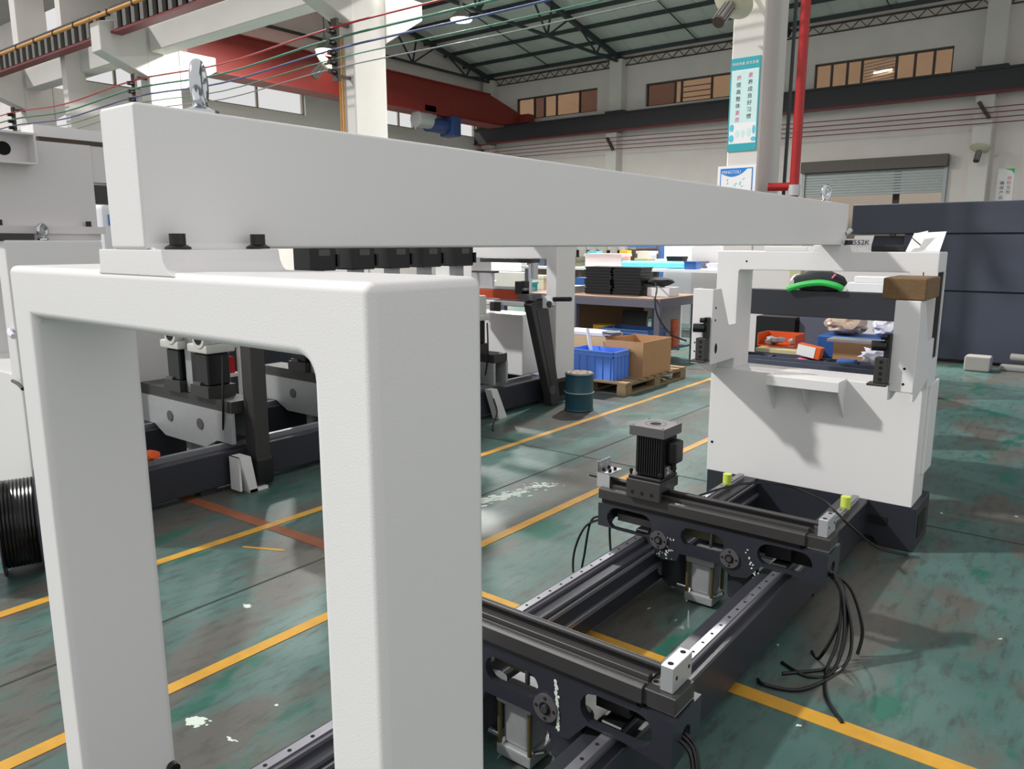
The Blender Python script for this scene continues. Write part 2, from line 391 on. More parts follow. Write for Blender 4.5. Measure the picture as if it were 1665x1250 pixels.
w6 = ribbon(6, True, YF, *FWN[1], [0.27, 0.33, 0.6, 0.8], ['redglass', 'tanglass', 'tanglass', 'tanglass', 'redglass'], 'frame_dark')
w7 = ribbon(7, True, YF, *FWN[2], [0.13, 0.25, 0.36, 0.61, 0.74, 0.87], 'tanglass', 'frame_dark')
for k in range(3): MB().box(-14.0, -12.75, YF + 0.11, YF + 0.135, 7.15 + k * 0.2, 7.18 + k * 0.2).build('louvre', 'frame_dark', w6, smooth=False)
for k in range(7):
    MB().box(-7.35, -6.35, YF + 0.11, YF + 0.13, 6.95 + k * 0.1, 6.975 + k * 0.1, rot=Matrix.Rotation(R(-6), 3, 'Y')).build('louvre', 'frame', w7, smooth=False)

# roller shutter door, half raised
d1 = struct(MB().box(-9.06, -4.52, YF - 0.35, YF - 0.02, 4.05, 4.42).build('door_1', 'shutterbox', loc=(-6.8, YF, 0), smooth=False))
for k in range(9):
    z = 4.05 - 0.09 * (k + 1)
    MB().box(-8.95, -4.62, YF - 0.06, YF - 0.03, z + 0.008, z + 0.088).bevel(0.008, 1).build('slat', 'shutter', d1, smooth=False)
for x in (-9.02, -4.58): MB().box(x - 0.05, x + 0.05, YF - 0.12, YF - 0.005, 0, 4.05).build('guide_rail', 'shutter', d1, smooth=False)
MB().box(-6.2, -6.02, YF + 0.5, YF + 0.68, 0, 4.3).build('door_post', 'brown', d1, smooth=False)

# roof of the far bay
EAVE, SLOPE, RY = 9.0, 0.2, 19.5
def rz(y): return EAVE + SLOPE * ((YF - y) if y > RY else (y - 2 * RY + YF))
ce = thing('ceiling', 'x', 'x', (-8, RY, rz(RY))); del ce['label'], ce['category']; struct(ce)
for s in (0, 1):
    for k in range(34):
        x0 = XL + k * 0.96
        ya, yb = (RY, YF + 0.3) if s == 0 else (10.2, RY)
        b = MB()
        pr = [(x0, 0), (x0 + 0.05, 0.035), (x0 + 0.1, 0.035), (x0 + 0.15, 0), (x0 + 0.955, 0)]
        lo = [b.bm.verts.new((x, ya, rz(ya) + h + 0.1)) for x, h in pr]; hi = [b.bm.verts.new((x, yb, rz(yb) + h + 0.1)) for x, h in pr]
        for i in range(4): b.bm.faces.new((lo[i], lo[i + 1], hi[i + 1], hi[i]))
        r_ = bmesh.ops.extrude_face_region(b.bm, geom=b.bm.faces[:])
        bmesh.ops.translate(b.bm, verts=[g for g in r_['geom'] if isinstance(g, bmesh.types.BMVert)], vec=(0, 0, 0.02))
        b.build('roof_sheet', 'roof', ce, smooth=False)
for k in range(15):
    y = YF - 0.25 - k * 1.22
    MB().box(XL, 8.5, y - 0.03, y + 0.03, rz(y) - 0.04, rz(y) + 0.1).build('purlin', 'truss', ce, smooth=False)
for x in (-20.0, -13.2, -6.6, 0.0):
    y = YF - 0.2
    MB().bar((x, RY, rz(RY) + 0.02), (x, YF - 0.2, rz(YF - 0.2) + 0.02), 0.03).build('tie_rod', 'truss', ce, smooth=False)
# lattice eave beam along the far wall
b = MB(); b.box(XL, 8.5, YF - 0.12, YF - 0.06, 8.88, 8.94); 
for k in range(64):
    x = XL + k * 0.5; b.bar((x, YF - 0.09, 8.65), (x + 0.25, YF - 0.09, 8.9), 0.025); b.bar((x + 0.25, YF - 0.09, 8.9), (x + 0.5, YF - 0.09, 8.65), 0.025)
b.box(XL, 8.5, YF - 0.11, YF - 0.07, 8.62, 8.66); b.build('eave_lattice', 'brown', ce, smooth=False)
for x in (-23.2, -16.55, -9.9, -3.3, 3.3):
    t = MB().bar((x, YF, EAVE - 0.12), (x, RY, rz(RY) - 0.15), 0.17, 0.15).bar((x, RY, rz(RY) - 0.15), (x, 10.6, EAVE - 0.12), 0.17, 0.15).build('roof_truss', 'truss', ce, smooth=False)
    MB().bar((x, YF, 8.78), (x, 10.6, 8.78), 0.09).build('bottom_chord', 'truss', t, smooth=False)
    nodes = [26.45, 23.2, 19.5, 15.8, 12.5]; tops = [25.3, 22.3, 19.5, 16.7, 13.7]
    for n_ in nodes:
        for tp in (n_ - 1.1, n_ + 0.25, n_ + 1.3):
            if tp < YF - 0.4:
                MB().bar((x, n_, 8.78), (x, tp, rz(tp) - 0.2), 0.055).build('web_member', 'truss', t, smooth=False)

# far wall pilasters, crane runway on the far wall, near row of columns with corbels
for x0, lab in ((-16.95, 'white wall pilaster under the dark runway beam, left of the teal poster column'), (-3.9, 'white wall pilaster right of the roller shutter'), (-23.6, 'white corner pilaster at the end of the red crane girder')):
    p = thing('wall_pilaster', lab, 'pilaster', (x0 + 0.25, YF, 0))
    MB().box(x0, x0 + 0.5, YF - 0.5, YF - 0.001, 0, 6.05).build('shaft', 'conc', p, smooth=False)
    MB().box(x0 + 0.05, x0 + 0.62, YF - 0.4, YF - 0.001, 6.9, 8.85).build('upper_shaft', 'conc', p, smooth=False)
    MB().box(x0 - 0.1, x0 + 0.75, YF - 0.45, YF - 0.01, 6.83, 6.9).build('bearing_plate', 'truss', p, smooth=False)
    MB().bar((x0 + 0.1, YF - 0.55, 5.85), (x0 + 0.42, YF - 0.6, 5.35), 0.09).build('insulator_bracket', 'truss', p, smooth=False)
rb = thing('crane_runway_beam', 'dark grey steel crane runway beam along the far wall', 'beam', (-8, YF - 0.7, 6.07))
MB().box(XL, 8.5, YF - 0.75, YF - 0.55, 6.1, 6.72).build('web', 'runway', rb, smooth=False)
MB().box(XL, 8.5, YF - 0.82, YF - 0.48, 6.7, 6.76).build('top_flange', 'runway', rb, smooth=False)
MB().box(XL, 8.5, YF - 0.83, YF - 0.47, 6.06, 6.1).build('bottom_flange', 'redbar', rb, smooth=False)
for k, z in enumerate((5.85, 5.7, 5.55, 5.4)):
    tag(MB().tube([(XL, YF - 0.62, z), (-16.7, YF - 0.66, z - 0.02), (-10, YF - 0.66, z - 0.14), (-3.6, YF - 0.66, z - 0.2), (8.4, YF - 0.66, z - 0.2)], 0.014, k=5, sub=3).build('conductor_wire', 'redbar', loc=(XL, YF - 0.6, z)),
        'thin dark red conductor wire along the far wall, %s of the four' % ['topmost', 'second from top', 'third from top', 'lowest'][k], 'wire', 'conductor wires on the far wall')

COLX = [-28.2, -20.4, -12.55, -4.42]
CL = ['white concrete column at the far left edge with a corbel', 'white concrete column behind the big zinc eye bolt, with a corbel', 'white concrete column behind the crossbeam, with the cable clamp rack', 'white concrete column carrying the teal poster']
for x, lab in zip(COLX, CL):
    c = thing('concrete_column', lab, 'column', (x + 0.22, Y1 + 0.4, 0))
    MB().box(x, x + 0.45, Y1, Y1 + 0.85, 0, 9.6).bevel(0.02, 1).build('shaft', 'conc', c, smooth=False)
    MB().prism([(Y1, 5.8), (Y1 - 1.15, 6.25), (Y1 - 1.15, 6.92), (Y1 - 1.02, 6.95), (Y1 - 0.4, 7.1), (Y1, 7.1)], 'x', x - 0.02, x + 0.47).bevel(0.015, 1).build('corbel', 'conc', c, smooth=False)
    MB().prism([(Y1 + 0.85, 5.6), (Y1 + 1.9, 6.25), (Y1 + 1.9, 6.6), (Y1 + 0.85, 6.6)], 'x', x - 0.02, x + 0.47).bevel(0.015, 1).build('rear_corbel', 'conc', c, smooth=False)
for (a, q, lab) in ((-27.7, -20.45, 'white concrete tie beam between the two left columns'), (-19.9, -12.6, 'white concrete tie beam above the big zinc eye bolt'), (-12.05, -4.45, 'white concrete tie beam high above the crossbeam')):
    tag(MB().box(a - 0.02, q + 0.02, Y1 + 0.05, Y1 + 0.5, 6.42, 7.02).bevel(0.02, 1).build('tie_beam', 'conc', loc=((a + q) / 2, Y1 + 0.3, 6.42), smooth=False), lab, 'beam')
    g = thing('runway_girder', 'ribbed dark runway girder beside the ' + lab.replace('white concrete ', ''), 'girder', ((a + q) / 2, Y1 - 0.7, 6.67))
    y0, y1 = Y1 - 0.9, Y1 - 0.62
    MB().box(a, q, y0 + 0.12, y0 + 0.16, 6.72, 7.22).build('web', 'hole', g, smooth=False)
    MB().box(a, q, y0, y1, 7.22, 7.27).build('top_flange', 'runway', g, smooth=False)
    MB().box(a, q, y0, y1, 6.67, 6.72).build('bottom_flange', 'redbar', g, smooth=False)
    n = int((q - a) / 0.42)
    for k in range(n):
        xx = a + 0.2 + k * 0.42
        MB().box(xx, xx + 0.16, y0 + 0.01, y0 + 0.11, 6.74, 7.21).build('stiffener', 'ribgrey', g, smooth=False)
    pp = thing('conductor_pipe', 'orange pipe along the girder by the ' + lab.replace('white concrete ', ''), 'pipe', ((a + q) / 2, y0 - 0.05, 7.1))
    MB().tube([(a - 0.3, y0 - 0.31, 6.98), (q + 0.3, y0 - 0.31, 6.98)], 0.045, k=10).build('pipe', 'ropipe', pp)
    for k in range(6): MB().box(a + 0.6 + k * 1.2, a + 0.63 + k * 1.2, y0 - 0.37, y0 - 0.27, 6.90, 7.04).build('clip', 'brown', pp, smooth=False)

# overhead conductor pipes along the row
PL = [('red', 'redpipe', 5.66, 0.02), ('green', 'greenpipe', 5.46, 0.022), ('blue', 'bluepipe', 5.27, 0.02), ('dark green', 'greenpipe', 5.1, 0.012), ('grey', 'greycable', 4.93, 0.012)]
for nme, mm, z, r_ in PL:
    tag(MB().tube([(-34, Y1 - 0.42, z - 0.12), (-28, Y1 - 0.42, z), (-24, Y1 - 0.42, z - 0.14), (-19.9, Y1 - 0.42, z), (-16, Y1 - 0.42, z - 0.14), (-12.2, Y1 - 0.42, z), (-8, Y1 - 0.42, z - 0.02), (-3, Y1 - 0.42, z)], r_, k=8, sub=5).build('conductor_line', mm, loc=(-16, Y1 - 0.42, z)),
        '%s overhead conductor line running along the column row' % nme, 'conductor')
for x, lab in ((-28.2, 'dark insulator rack on the far left column'), (-20.4, 'dark insulator rack on the column behind the eye bolt'), (-12.55, 'dark insulator rack on the column behind the crossbeam')):
    k_ = thing('insulator_rack', lab, 'rack', (x + 0.3, Y1 - 0.3, 4.7))
    MB().box(x + 0.22, x + 0.4, Y1 - 0.36, Y1 - 0.3, 4.72, 5.85).build('rack_bar', 'brown', k_, smooth=False)
    for z in (5.66, 5.46, 5.27, 5.1, 4.93):
        MB().cyl((x + 0.31, Y1 - 0.5, z - 0.05), (x + 0.31, Y1 - 0.28, z - 0.05), 0.05, 10).build('insulator', 'black', k_)
    for z in (4.8, 5.75): MB().box(x + 0.28, x + 0.34, Y1 - 0.32, Y1, z, z + 0.05).build('arm', 'brown', k_, smooth=False)
for dx in (0.05, 0.13):
    tag(MB().tube([(-12.55 + dx, Y1 - 0.03, 0.5), (-12.55 + dx, Y1 - 0.03, 5.6)], 0.02, k=6).build('conduit', 'ropipe', loc=(-12.5 + dx, Y1, 0.5)), 'thin tan conduit up the column with the cable clamp rack, %s of the two' % ('left' if dx < 0.1 else 'right'), 'conduit', 'tan conduits on the middle column')

# red overhead crane
cr = thing('overhead_crane', 'red box girder of an overhead crane reaching to the far wall', 'crane', (-21.3, 20, 6.5))
MB().prism([(11.2, 7.15), (12.0, 7.6), (25.3, 7.66), (27.6, 7.1), (28.0, 7.1), (28.0, 6.8), (27.4, 6.78), (26.2, 6.55), (12.0, 6.45), (11.2, 6.78)], 'x', -21.65, -21.0).build('girder', 'crane', cr, smooth=False)
MB().box(-22.6, -20.55, 27.42, 27.9, 6.78, 7.1).build('end_carriage', 'crane', cr, smooth=False)
MB().box(-22.6, -20.55, 11.5, 11.95, 6.66, 7.1).build('end_carriage', 'crane', cr, smooth=False)
MB().box(-21.78, -20.85, 12, 25.3, 7.6, 7.64).build('top_flange', 'crane', cr, smooth=False)
MB().box(-21.75, -20.88, 12, 26.2, 6.45, 6.5).build('bottom_flange', 'crane', cr, smooth=False)
ho = thing('crane_hoist', 'blue and grey electric hoist hanging under the red girder', 'hoist', (-21.2, 22.6, 5.9))
MB().cyl((-21.2, 21.9, 6.1), (-21.2, 22.9, 6.1), 0.28, 18).build('motor', 'bluem', ho)
MB().box(-21.5, -20.8, 22.9, 23.4, 5.75, 6.5).bevel(0.05, 2).build('gear_case', 'bluem', ho)
MB().cyl((-21.1, 21.2, 6.2), (-21.1, 21.9, 6.2), 0.3, 18).build('rope_drum', 'castalu', ho)
MB().box(-21.4, -21.0, 21.6, 22.2, 6.3, 6.75).build('trolley', 'concgrey', ho, smooth=False)

# red fire pipe and conduits by the poster column
fp = thing('fire_pipe', 'red vertical fire pipe to the right of the poster column', 'pipe', (-3.5, 10.7, 0))
MB().tube([(-3.53, 10.7, 0.3), (-3.53, 10.7, 7.5)], 0.062, k=16).build('riser', 'redpipe', fp)
MB().tube([(-3.53, 10.7, 2.4), (-3.75, 10.66, 2.4), (-3.86, 10.62, 2.4)], 0.055, k=12).build('branch', 'redpipe', fp)
MB().cyl((-3.53, 10.7, 2.28), (-3.53, 10.7, 2.42), 0.08, 16).build('coupling', 'alu', fp)
tag(MB().tube([(-3.74, 10.9, 0.3), (-3.72, 10.9, 7.0)], 0.025, k=8).build('conduit', 'truss', loc=(-3.74, 10.9, 0.3)), 'thin dark conduit between the poster column and red pipe', 'conduit')
tag(MB().tube([(-1.9, 27.9, 0.3), (-1.9, 27.9, 3.6)], 0.1, k=12).build('red_pipe', 'redpipe', loc=(-1.9, 27.9, 0.3)), 'short red pipe at the right edge in front of the far wall', 'pipe')

# ------------------------------------------------------------------ posters
def panel(m, parent, x0, x1, y, z0, z1, name, t=0.002): return MB().box(x0, x1, y - t, y, z0, z1).build(name, m, parent, smooth=False)
p = thing('wall_poster', 'tall teal and white poster with vertical characters on the white column', 'poster', (-4.2, Y1 - 0.01, 2.89))
panel('teal', p, -4.415, -4.005, Y1 - 0.004, 2.89, 4.10, 'backing', 0.01)
panel('paleteal', p, -4.395, -4.02, Y1 - 0.014, 3.26, 3.93, 'text_field')
panel('paper', p, -4.395, -4.02, Y1 - 0.014, 3.93, 3.945, 'band')
panel('paper', p, -4.395, -4.02, Y1 - 0.014, 2.99, 3.26, 'picture_field')
text('header_text', '持续改善 综合发展', 'paper', p, (-4.21, Y1 - 0.017, 4.02), 0.044)
def vtext(s, cols, x, z, dz, size, par, y):
    for i, ch in enumerate(s): text('character', ch, cols[i], par, (x, y, z - i * dz), size)
vtext('素养成良好习惯', ['pink'] + ['ink'] * 6, -4.13, 3.86, 0.088, 0.07, p, Y1 - 0.017)
vtext('养提高整体素质', ['pink'] + ['ink'] * 4 + ['pink'] * 2, -4.29, 3.84, 0.09, 0.068, p, Y1 - 0.017)
for i, (x, z, rx, rz_) in enumerate(((-4.36, 3.2, 0.03, 0.05), (-4.36, 3.06, 0.035, 0.05), (-4.05, 3.04, 0.035, 0.03), (-4.05, 3.16, 0.02, 0.06), (-4.28, 3.12, 0.03, 0.05), (-4.2, 3.12, 0.025, 0.05), (-4.12, 3.13, 0.03, 0.06))):
    MB().prism(circ(x, z, 1, 12) if False else [(x + rx * math.cos(a * 0.524), z + rz_ * math.sin(a * 0.524)) for a in range(12)], 'y', Y1 - 0.018, Y1 - 0.016).build('picture_patch', 'cyanprint' if i < 4 else 'paleteal', p, smooth=False)
p2 = thing('wall_poster', 'white framed blue poster low on the white column, top above the crossbeam', 'poster', (-4.26, Y1 - 0.02, 2.05))
panel('paper', p2, -4.53, -3.985, Y1 - 0.006, 2.05, 2.70, 'backing', 0.012)
panel('blueprint', p2, -4.49, -4.025, Y1 - 0.018, 2.09, 2.665, 'border')
panel('paper', p2, -4.475, -4.04, Y1 - 0.0205, 2.10, 2.65, 'field')
MB().prism([(-4.475, 2.655), (-4.475, 2.6)] + [(-4.475 + 0.32 * i / 8, 2.6 - 0.05 * math.sin(math.pi * i / 8)) for i in range(1, 8)] + [(-4.15, 2.61), (-4.1, 2.655)], 'y', Y1 - 0.0235, Y1 - 0.021).build('banner', 'blueprint', p2, smooth=False)
text('brand_text', 'MINGTOU', 'paper', p2, (-4.33, Y1 - 0.026, 2.612), 0.058)
for k in range(9):
    a = k * 0.7; x = -4.33 + 0.16 * (k % 2) + 0.05 * math.cos(a * 2.1); z = 2.45 + 0.05 * math.sin(a * 1.7)
    MB().prism([(x, z), (x + 0.05 * math.cos(a), z + 0.05 * math.sin(a)), (x + 0.03 * math.cos(a + 0.6), z + 0.03 * math.sin(a + 0.6))], 'y', Y1 - 0.0235, Y1 - 0.021).build('leaf_print', 'cyanprint', p2, smooth=False)
p3 = thing('wall_poster', 'white sign with green corner and red characters on the far wall', 'sign', (-2.95, YF - 0.02, 2.4))
panel('paper', p3, -3.17, -2.72, YF - 0.002, 2.3, 3.9, 'backing', 0.01)
MB().prism([(-3.0, 3.89), (-2.73, 3.89), (-2.73, 3.72), (-2.8, 3.82)], 'y', YF - 0.016, YF - 0.013).build('corner_print', 'greenprint', p3, smooth=False)
vtext('自检互检', ['redink', 'redink', 'ink', 'ink'], -2.84, 3.6, 0.14, 0.12, p3, YF - 0.016)
vtext('确保产品零缺陷', ['ink'] * 4 + ['redink'] * 3, -3.02, 3.46, 0.145, 0.12, p3, YF - 0.016)

# ------------------------------------------------------------------ lamps
def dish_lamp(loc, aim, s, label, name='floodlight', arm=None):
    t = thing(name, label, 'lamp', loc); a = Vector(aim).normalized(); c = Vector(loc)
    if arm: MB().bar(c - a * 0.02, arm, 0.04).build('arm', 'brown', t, smooth=False)
    MB().lathe([(0.08 * s, -0.02 * s), (0.26 * s, -0.1 * s), (0.28 * s, -0.1 * s), (0.285 * s, -0.09 * s), (0.1 * s, 0.0)], c, a, 28).build('reflector', 'dish', t)
    b = MB(); b.cyl(c, c + a * 0.34 * s, 0.07 * s, 16)
    b.build('housing', 'lampbody', t)
    q = a.to_track_quat('Z', 'Y').to_matrix()
    b = MB()
    for k in range(10):
        u = q @ Vector((math.cos(k * 0.628), math.sin(k * 0.628), 0)); b.bar(c + u * 0.08 * s + a * 0.03 * s, c + u * 0.08 * s + a * 0.33 * s, 0.02 * s)
    b.build('cooling_fins', 'lampbody', t); MB().cyl(c + a * 0.34 * s, c + a * 0.36 * s, 0.085 * s, 16).build('end_cap', 'brown', t)
    return t
dish_lamp((-4.26, 10.0, 4.65), (-0.08, -0.30, -0.33), 0.95, arm=(-4.2, 10.49, 4.95), label='cream dish floodlight with ribbed housing beside the poster column')
dish_lamp((-13.3, 10.72, 5.25), (-0.75, -0.25, -0.65), 0.9, 'pale dish floodlight hanging in front of the red girder', arm=(-12.56, 10.75, 5.3))
dish_lamp((-3.62, 27.6, 4.4), (-0.1, -0.4, -0.9), 1.0, 'small floodlight on the pilaster right of the shutter', arm=(-3.65, 27.89, 4.5))
def bay_lamp(loc, label, watts=950):
    t = thing('high_bay_lamp', label, 'lamp', loc); x, y, z = loc
    MB().lathe([(0.03, 0.5), (0.06, 0.3), (0.3, 0.03), (0.32, 0.0), (0.29, 0.0), (0.05, 0.25)], (x, y, z), (0, 0, 1), 20).build('shade', 'lampbody', t)
    MB().lathe([(0.28, -0.03), (0.3, 0.0), (0.3, 0.03)], (x, y, z), (0, 0, 1), 20).build('diffuser', 'lamp', t)
    MB().cyl((x, y, z + 0.5), (x, y, rz(y) + 0.05), 0.015, 6).build('hanger', 'black', t)
    ld = bpy.data.lights.new('lamp_light', 'AREA'); ld.shape = 'DISK'; ld.size = 0.5; ld.energy = watts; ld.color = (1.0, 0.98, 0.94); ld.spread = R(170)
    lo_ = bpy.data.objects.new('lamp_light', ld); COL.objects.link(lo_); lo_.parent = t; lo_.location = (0, 0, -0.06)
bay_lamp((-15.07, 17, 7.75), 'lit high bay lamp under the roof, near the red conductor line')
bay_lamp((-21.0, 17, 7.8), 'lit high bay lamp above the red girder, left of the column', 260)
for x, l in ((-12.0, 'over the second machine'), (-6.0, 'nearest the poster column'), (-17.5, 'near the red girder')): bay_lamp((x, 13.2, 7.75), 'added unseen high bay lamp above the frame, ' + l)  # extra lamps out of view, added to brighten the far bay
for x, z, l in ((-7.9, 8.2, 'glowing strip on the tan back wall, for a light reflected in the window above the shutter'), (-13.0, 8.4, 'glowing strip on the tan back wall, for a light reflected in the window beside the poster column')):
    t = thing('reflection_strip', l, 'lamp', (x, 33.45, z))  # glowing strips stand for lights reflected in the window panes
    MB().box(x - 0.35, x + 0.35, 33.38, 33.5, z + 0.02, z + 0.1).build('housing', 'lampbody', t, smooth=False); MB().box(x - 0.33, x + 0.33, 33.36, 33.42, z - 0.08, z + 0.02).build('tube', 'lamp', t, smooth=False)

# dark slate guard panels at right, clutter at their foot
gp = thing('machine_guard', 'large dark slate machine guard behind the far column frame', 'guard', (-0.5, 12.3, 0))
MB().box(-3.12, 2.6, 12.1, 12.7, 1.78, 2.2).bevel(0.01, 1).build('upper_panel', 'purple', gp, smooth=False)
MB().box(-2.4, 2.6, 12.12, 12.7, 1.0, 1.775).bevel(0.01, 1).build('middle_panel', 'purple', gp, smooth=False)
MB().box(-2.4, 2.6, 12.14, 12.7, 0.04, 0.995).bevel(0.01, 1).build('lower_panel', 'purple', gp, smooth=False)
MB().box(-3.12, -2.4, 12.3, 12.7, 0, 1.75).bevel(0.01, 1).build('side_panel', 'purple', gp, smooth=False)
tag(MB().box(-1.42, -1.12, 11.45, 11.7, 0, 0.2).bevel(0.03, 2).build('concrete_block', 'concgrey', loc=(-1.27, 11.6, 0)), 'rough grey concrete block on the floor by the dark guard', 'block')
tag(MB().box(-1.05, -0.5, 11.75, 11.95, 0, 0.07).bevel(0.02, 2).build('concrete_slab', 'concgrey', loc=(-0.8, 11.85, 0)), 'flat grey slab on the floor by the dark guard', 'slab')
tag(MB().cyl((-0.45, 11.9, 0.16), (-0.95, 11.98, 0.16), 0.05, 12).build('steel_pipe', 'concgrey', loc=(-0.7, 11.9, 0.1)), 'short grey pipe lying by the dark guard', 'pipe')
bd = thing('blue_drum', 'blue drum cut off by the right edge', 'drum', (-0.42, 11.3, 0))
MB().lathe([(0.2, 0), (0.215, 0.02), (0.21, 0.2), (0.22, 0.22), (0.21, 0.24), (0.215, 0.48), (0.2, 0.5)], (-0.42, 11.3, 0), n=24).build('body', 'crate', bd)
MB().cyl((-0.42, 11.3, 0.5), (-0.42, 11.3, 0.515), 0.19, 24).build('lid', 'bluem', bd)

# ================================================================== MAIN MACHINE
# bed with two rails
bed = thing('machine_bed', 'dark grey machine bed with two rails between the white portal frame and the column frame', 'machine bed', (-1.3, 2.5, 0))
def ushape(mb_, x0, x1): pass
for x0, x1 in ((-1.70, -1.56), (-1.07, -0.93)):
    inner = x1 if x0 < -1.5 else x0; s = 1 if x0 < -1.5 else -1
    b = MB(); b.box(x0, x1, 0.5, 4.42, 0.05, 0.235)
    b.box(x0 if s > 0 else x0 - 0.0, x1, 0.5, 4.42, 0.235, 0.25)
    b.bevel(0.006, 1); b.build('side_beam', 'dark', bed)
    b = MB(); b.box(inner - s * 0.002, inner + s * 0.016, 0.5, 4.42, 0.135, 0.16); b.box(inner - s * 0.002, inner + s * 0.008, 0.5, 4.42, 0.215, 0.235); b.bevel(0.003, 1); b.build('beam_rib', 'greysteel', bed)
    xr = -1.637 if s > 0 else -0.985
    b = MB(); b.prism([(xr - 0.0165, 0.25), (xr - 0.0165, 0.262), (xr - 0.012, 0.267), (xr - 0.0165, 0.273), (xr - 0.0155, 0.28), (xr + 0.0155, 0.28), (xr + 0.0165, 0.273), (xr + 0.012, 0.267), (xr + 0.0165, 0.262), (xr + 0.0165, 0.25)], 'y', 0.82, 4.35)
    rail = b.build('linear_rail', 'greysteel', bed, smooth=False)
    b = MB()
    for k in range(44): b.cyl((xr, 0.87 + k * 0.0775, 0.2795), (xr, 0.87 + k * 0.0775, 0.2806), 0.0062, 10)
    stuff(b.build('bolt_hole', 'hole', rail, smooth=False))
    MB().cyl((xr + 0.004, 4.12, 0.27), (xr + 0.004, 4.12, 0.335), 0.025, 14).build('rail_cap', 'limegreen', bed)
for y in (0.7, 2.0, 3.6):
    for x in (-1.63, -1.0): MB().box(x - 0.05, x + 0.05, y - 0.06, y + 0.06, 0, 0.06).build('foot', 'darkgrey', bed, smooth=False)
b = MB(); b.plate([(-1.88, 0.0), (-1.88, 0.248), (-0.69, 0.248), (-0.69, 0.0), (-0.86, 0.0), (-0.9, 0.045), (-1.66, 0.045), (-1.7, 0.0)], [], 'y', 4.405, 4.78); b.bevel(0.004, 1); b.build('end_box', 'dark', bed)
MB().box(-0.691, -0.687, 4.47, 4.66, 0.06, 0.19).build('pocket', 'hole', bed, smooth=False)
MB().box(-0.92, -0.83, 4.400, 4.406, 0.12, 0.17).build('pocket', 'hole', bed, smooth=False)
MB().box(-1.76, -0.66, 0.40, 0.84, 0.0, 0.248).bevel(0.004, 1).build('end_box', 'dark', bed)
for y in (1.2, 3.7): MB().box(-1.56, -1.07, y, y + 0.1, 0.06, 0.13).build('cross_member', 'dark', bed, smooth=False)

# near portal frame
pf = thing('portal_frame', 'white enamelled portal frame nearest the camera', 'portal frame', (-1.2, 0.69, 0.25))
o = [(-1.74, 0.25), (-1.74, 1.606), (-0.67, 1.606), (-0.67, 0.25), (-0.784, 0.25)] + arc(-0.784 - 0.03, 1.507 - 0.03, 0.03, 0, 90, 6) + [(-1.646, 1.507), (-1.646, 0.25)]
b = MB().prism(o, 'y', 0.592, 0.796); b.bevel(0.014, 3, 50); b.build('arch', 'white', pf)
b = MB().prism([(-1.344, 1.60), (-1.338, 1.608), (-1.336, 1.640), (-1.132, 1.640), (-1.129, 1.622), (-1.122, 1.611), (-1.110, 1.604), (-1.10, 1.60)], 'y', 0.5921, 0.80); b.bevel(0.003, 2, 60); b.build('mounting_pad', 'white', pf)
for y in (0.782,): MB().cyl((-1.628, y, 0.418), (-1.655, y, 0.418), 0.013, 16).build('bolt', 'black', pf)

# crossbeam, bolts and eye bolts
cb = thing('crossbeam', 'long white crossbeam bridging the portal frame and the column frame', 'beam', (-1.235, 2.5, 1.641))
b = MB().box(-1.291, -1.179, 0.5923, 4.50, 1.6401, 1.858); b.bevel(0.006, 3); b.build('box_section', 'white', cb)
for y0, y1 in ((0.6, 0.79), (4.415, 4.49)):
    MB().prism([(-1.181, 1.6402), (-1.181, 1.652), (-1.1765, 1.646), (-1.170, 1.6422), (-1.163, 1.6402)], 'y', y0, y1).build('weld_fillet', 'white', cb)
for y in (0.632, 0.775, 4.425, 4.475):
    bo = MB().lathe([(0.0195, 0), (0.0195, 0.003), (0.0145, 0.006), (0.0125, 0.007)], (-1.155, y, 1.6405), n=24).build('washer', 'black', cb)
    MB().cyl((-1.155, y, 1.6475), (-1.155, y, 1.6645), 0.0122, 22).build('bolt_head', 'black', bo)
MB().cyl((-1.178, 4.47, 1.70), (-1.16, 4.5, 1.72), 0.012, 10).build('bracket_clip', 'alu', cb)
def eye_bolt(loc, az, s, label):
    t = thing('eye_bolt', label, 'eye bolt', loc); x, y, z = loc
    MB().torus((x, y, z + 0.046 * s), (-math.sin(az), math.cos(az), 0), 0.027 * s, 0.0092 * s, 32, 12).build('ring', 'chrome', t)
    MB().lathe([(0.026 * s, 0), (0.026 * s, 0.008 * s), (0.019 * s, 0.011 * s), (0.012 * s, 0.014 * s), (0.010 * s, 0.022 * s)], (x, y, z), n=24).build('collar', 'chrome', t)
    return t
eye_bolt((-1.236, 0.735, 1.858), R(140), 1.12, 'zinc plated lifting eye bolt on the near end of the long crossbeam')
eye_bolt((-1.236, 4.26, 1.858), R(75), 1.15, 'zinc plated lifting eye bolt on the far end of the long crossbeam')

# far column frame
cf = thing('column_frame', 'white column frame with side brackets standing on the far end of the bed', 'column frame', (-1.29, 4.52, 0.25))
MB().box(-1.885, -0.715, 4.40, 4.68, 0.249, 0.905).bevel(0.006, 2).build('lower_box', 'white', cf)
MB().box(-0.716, -0.70, 4.56, 4.78, 0.40, 0.905).bevel(0.003, 1).build('side_cover', 'white', cf)
o = [(-1.88, 0.904), (-1.88, 1.604), (-0.702, 1.604), (-0.702, 1.50), (-0.80, 1.50), (-1.735, 1.495), (-1.745, 1.485), (-1.745, 0.904)]
b = MB().prism(o, 'y', 4.406, 4.64); b.bevel(0.006, 2, 40); b.build('upper_frame', 'white', cf)
b = MB()
b.box(-0.83, -0.765, 4.406, 4.64, 0.904, 1.502); b.box(-0.77, -0.702, 4.406, 4.64, 0.904, 1.05); b.box(-0.77, -0.702, 4.406, 4.416, 1.05, 1.502); b.box(-0.77, -0.702, 4.605, 4.64, 1.05, 1.502)
b.build('right_column', 'white', cf, smooth=False)
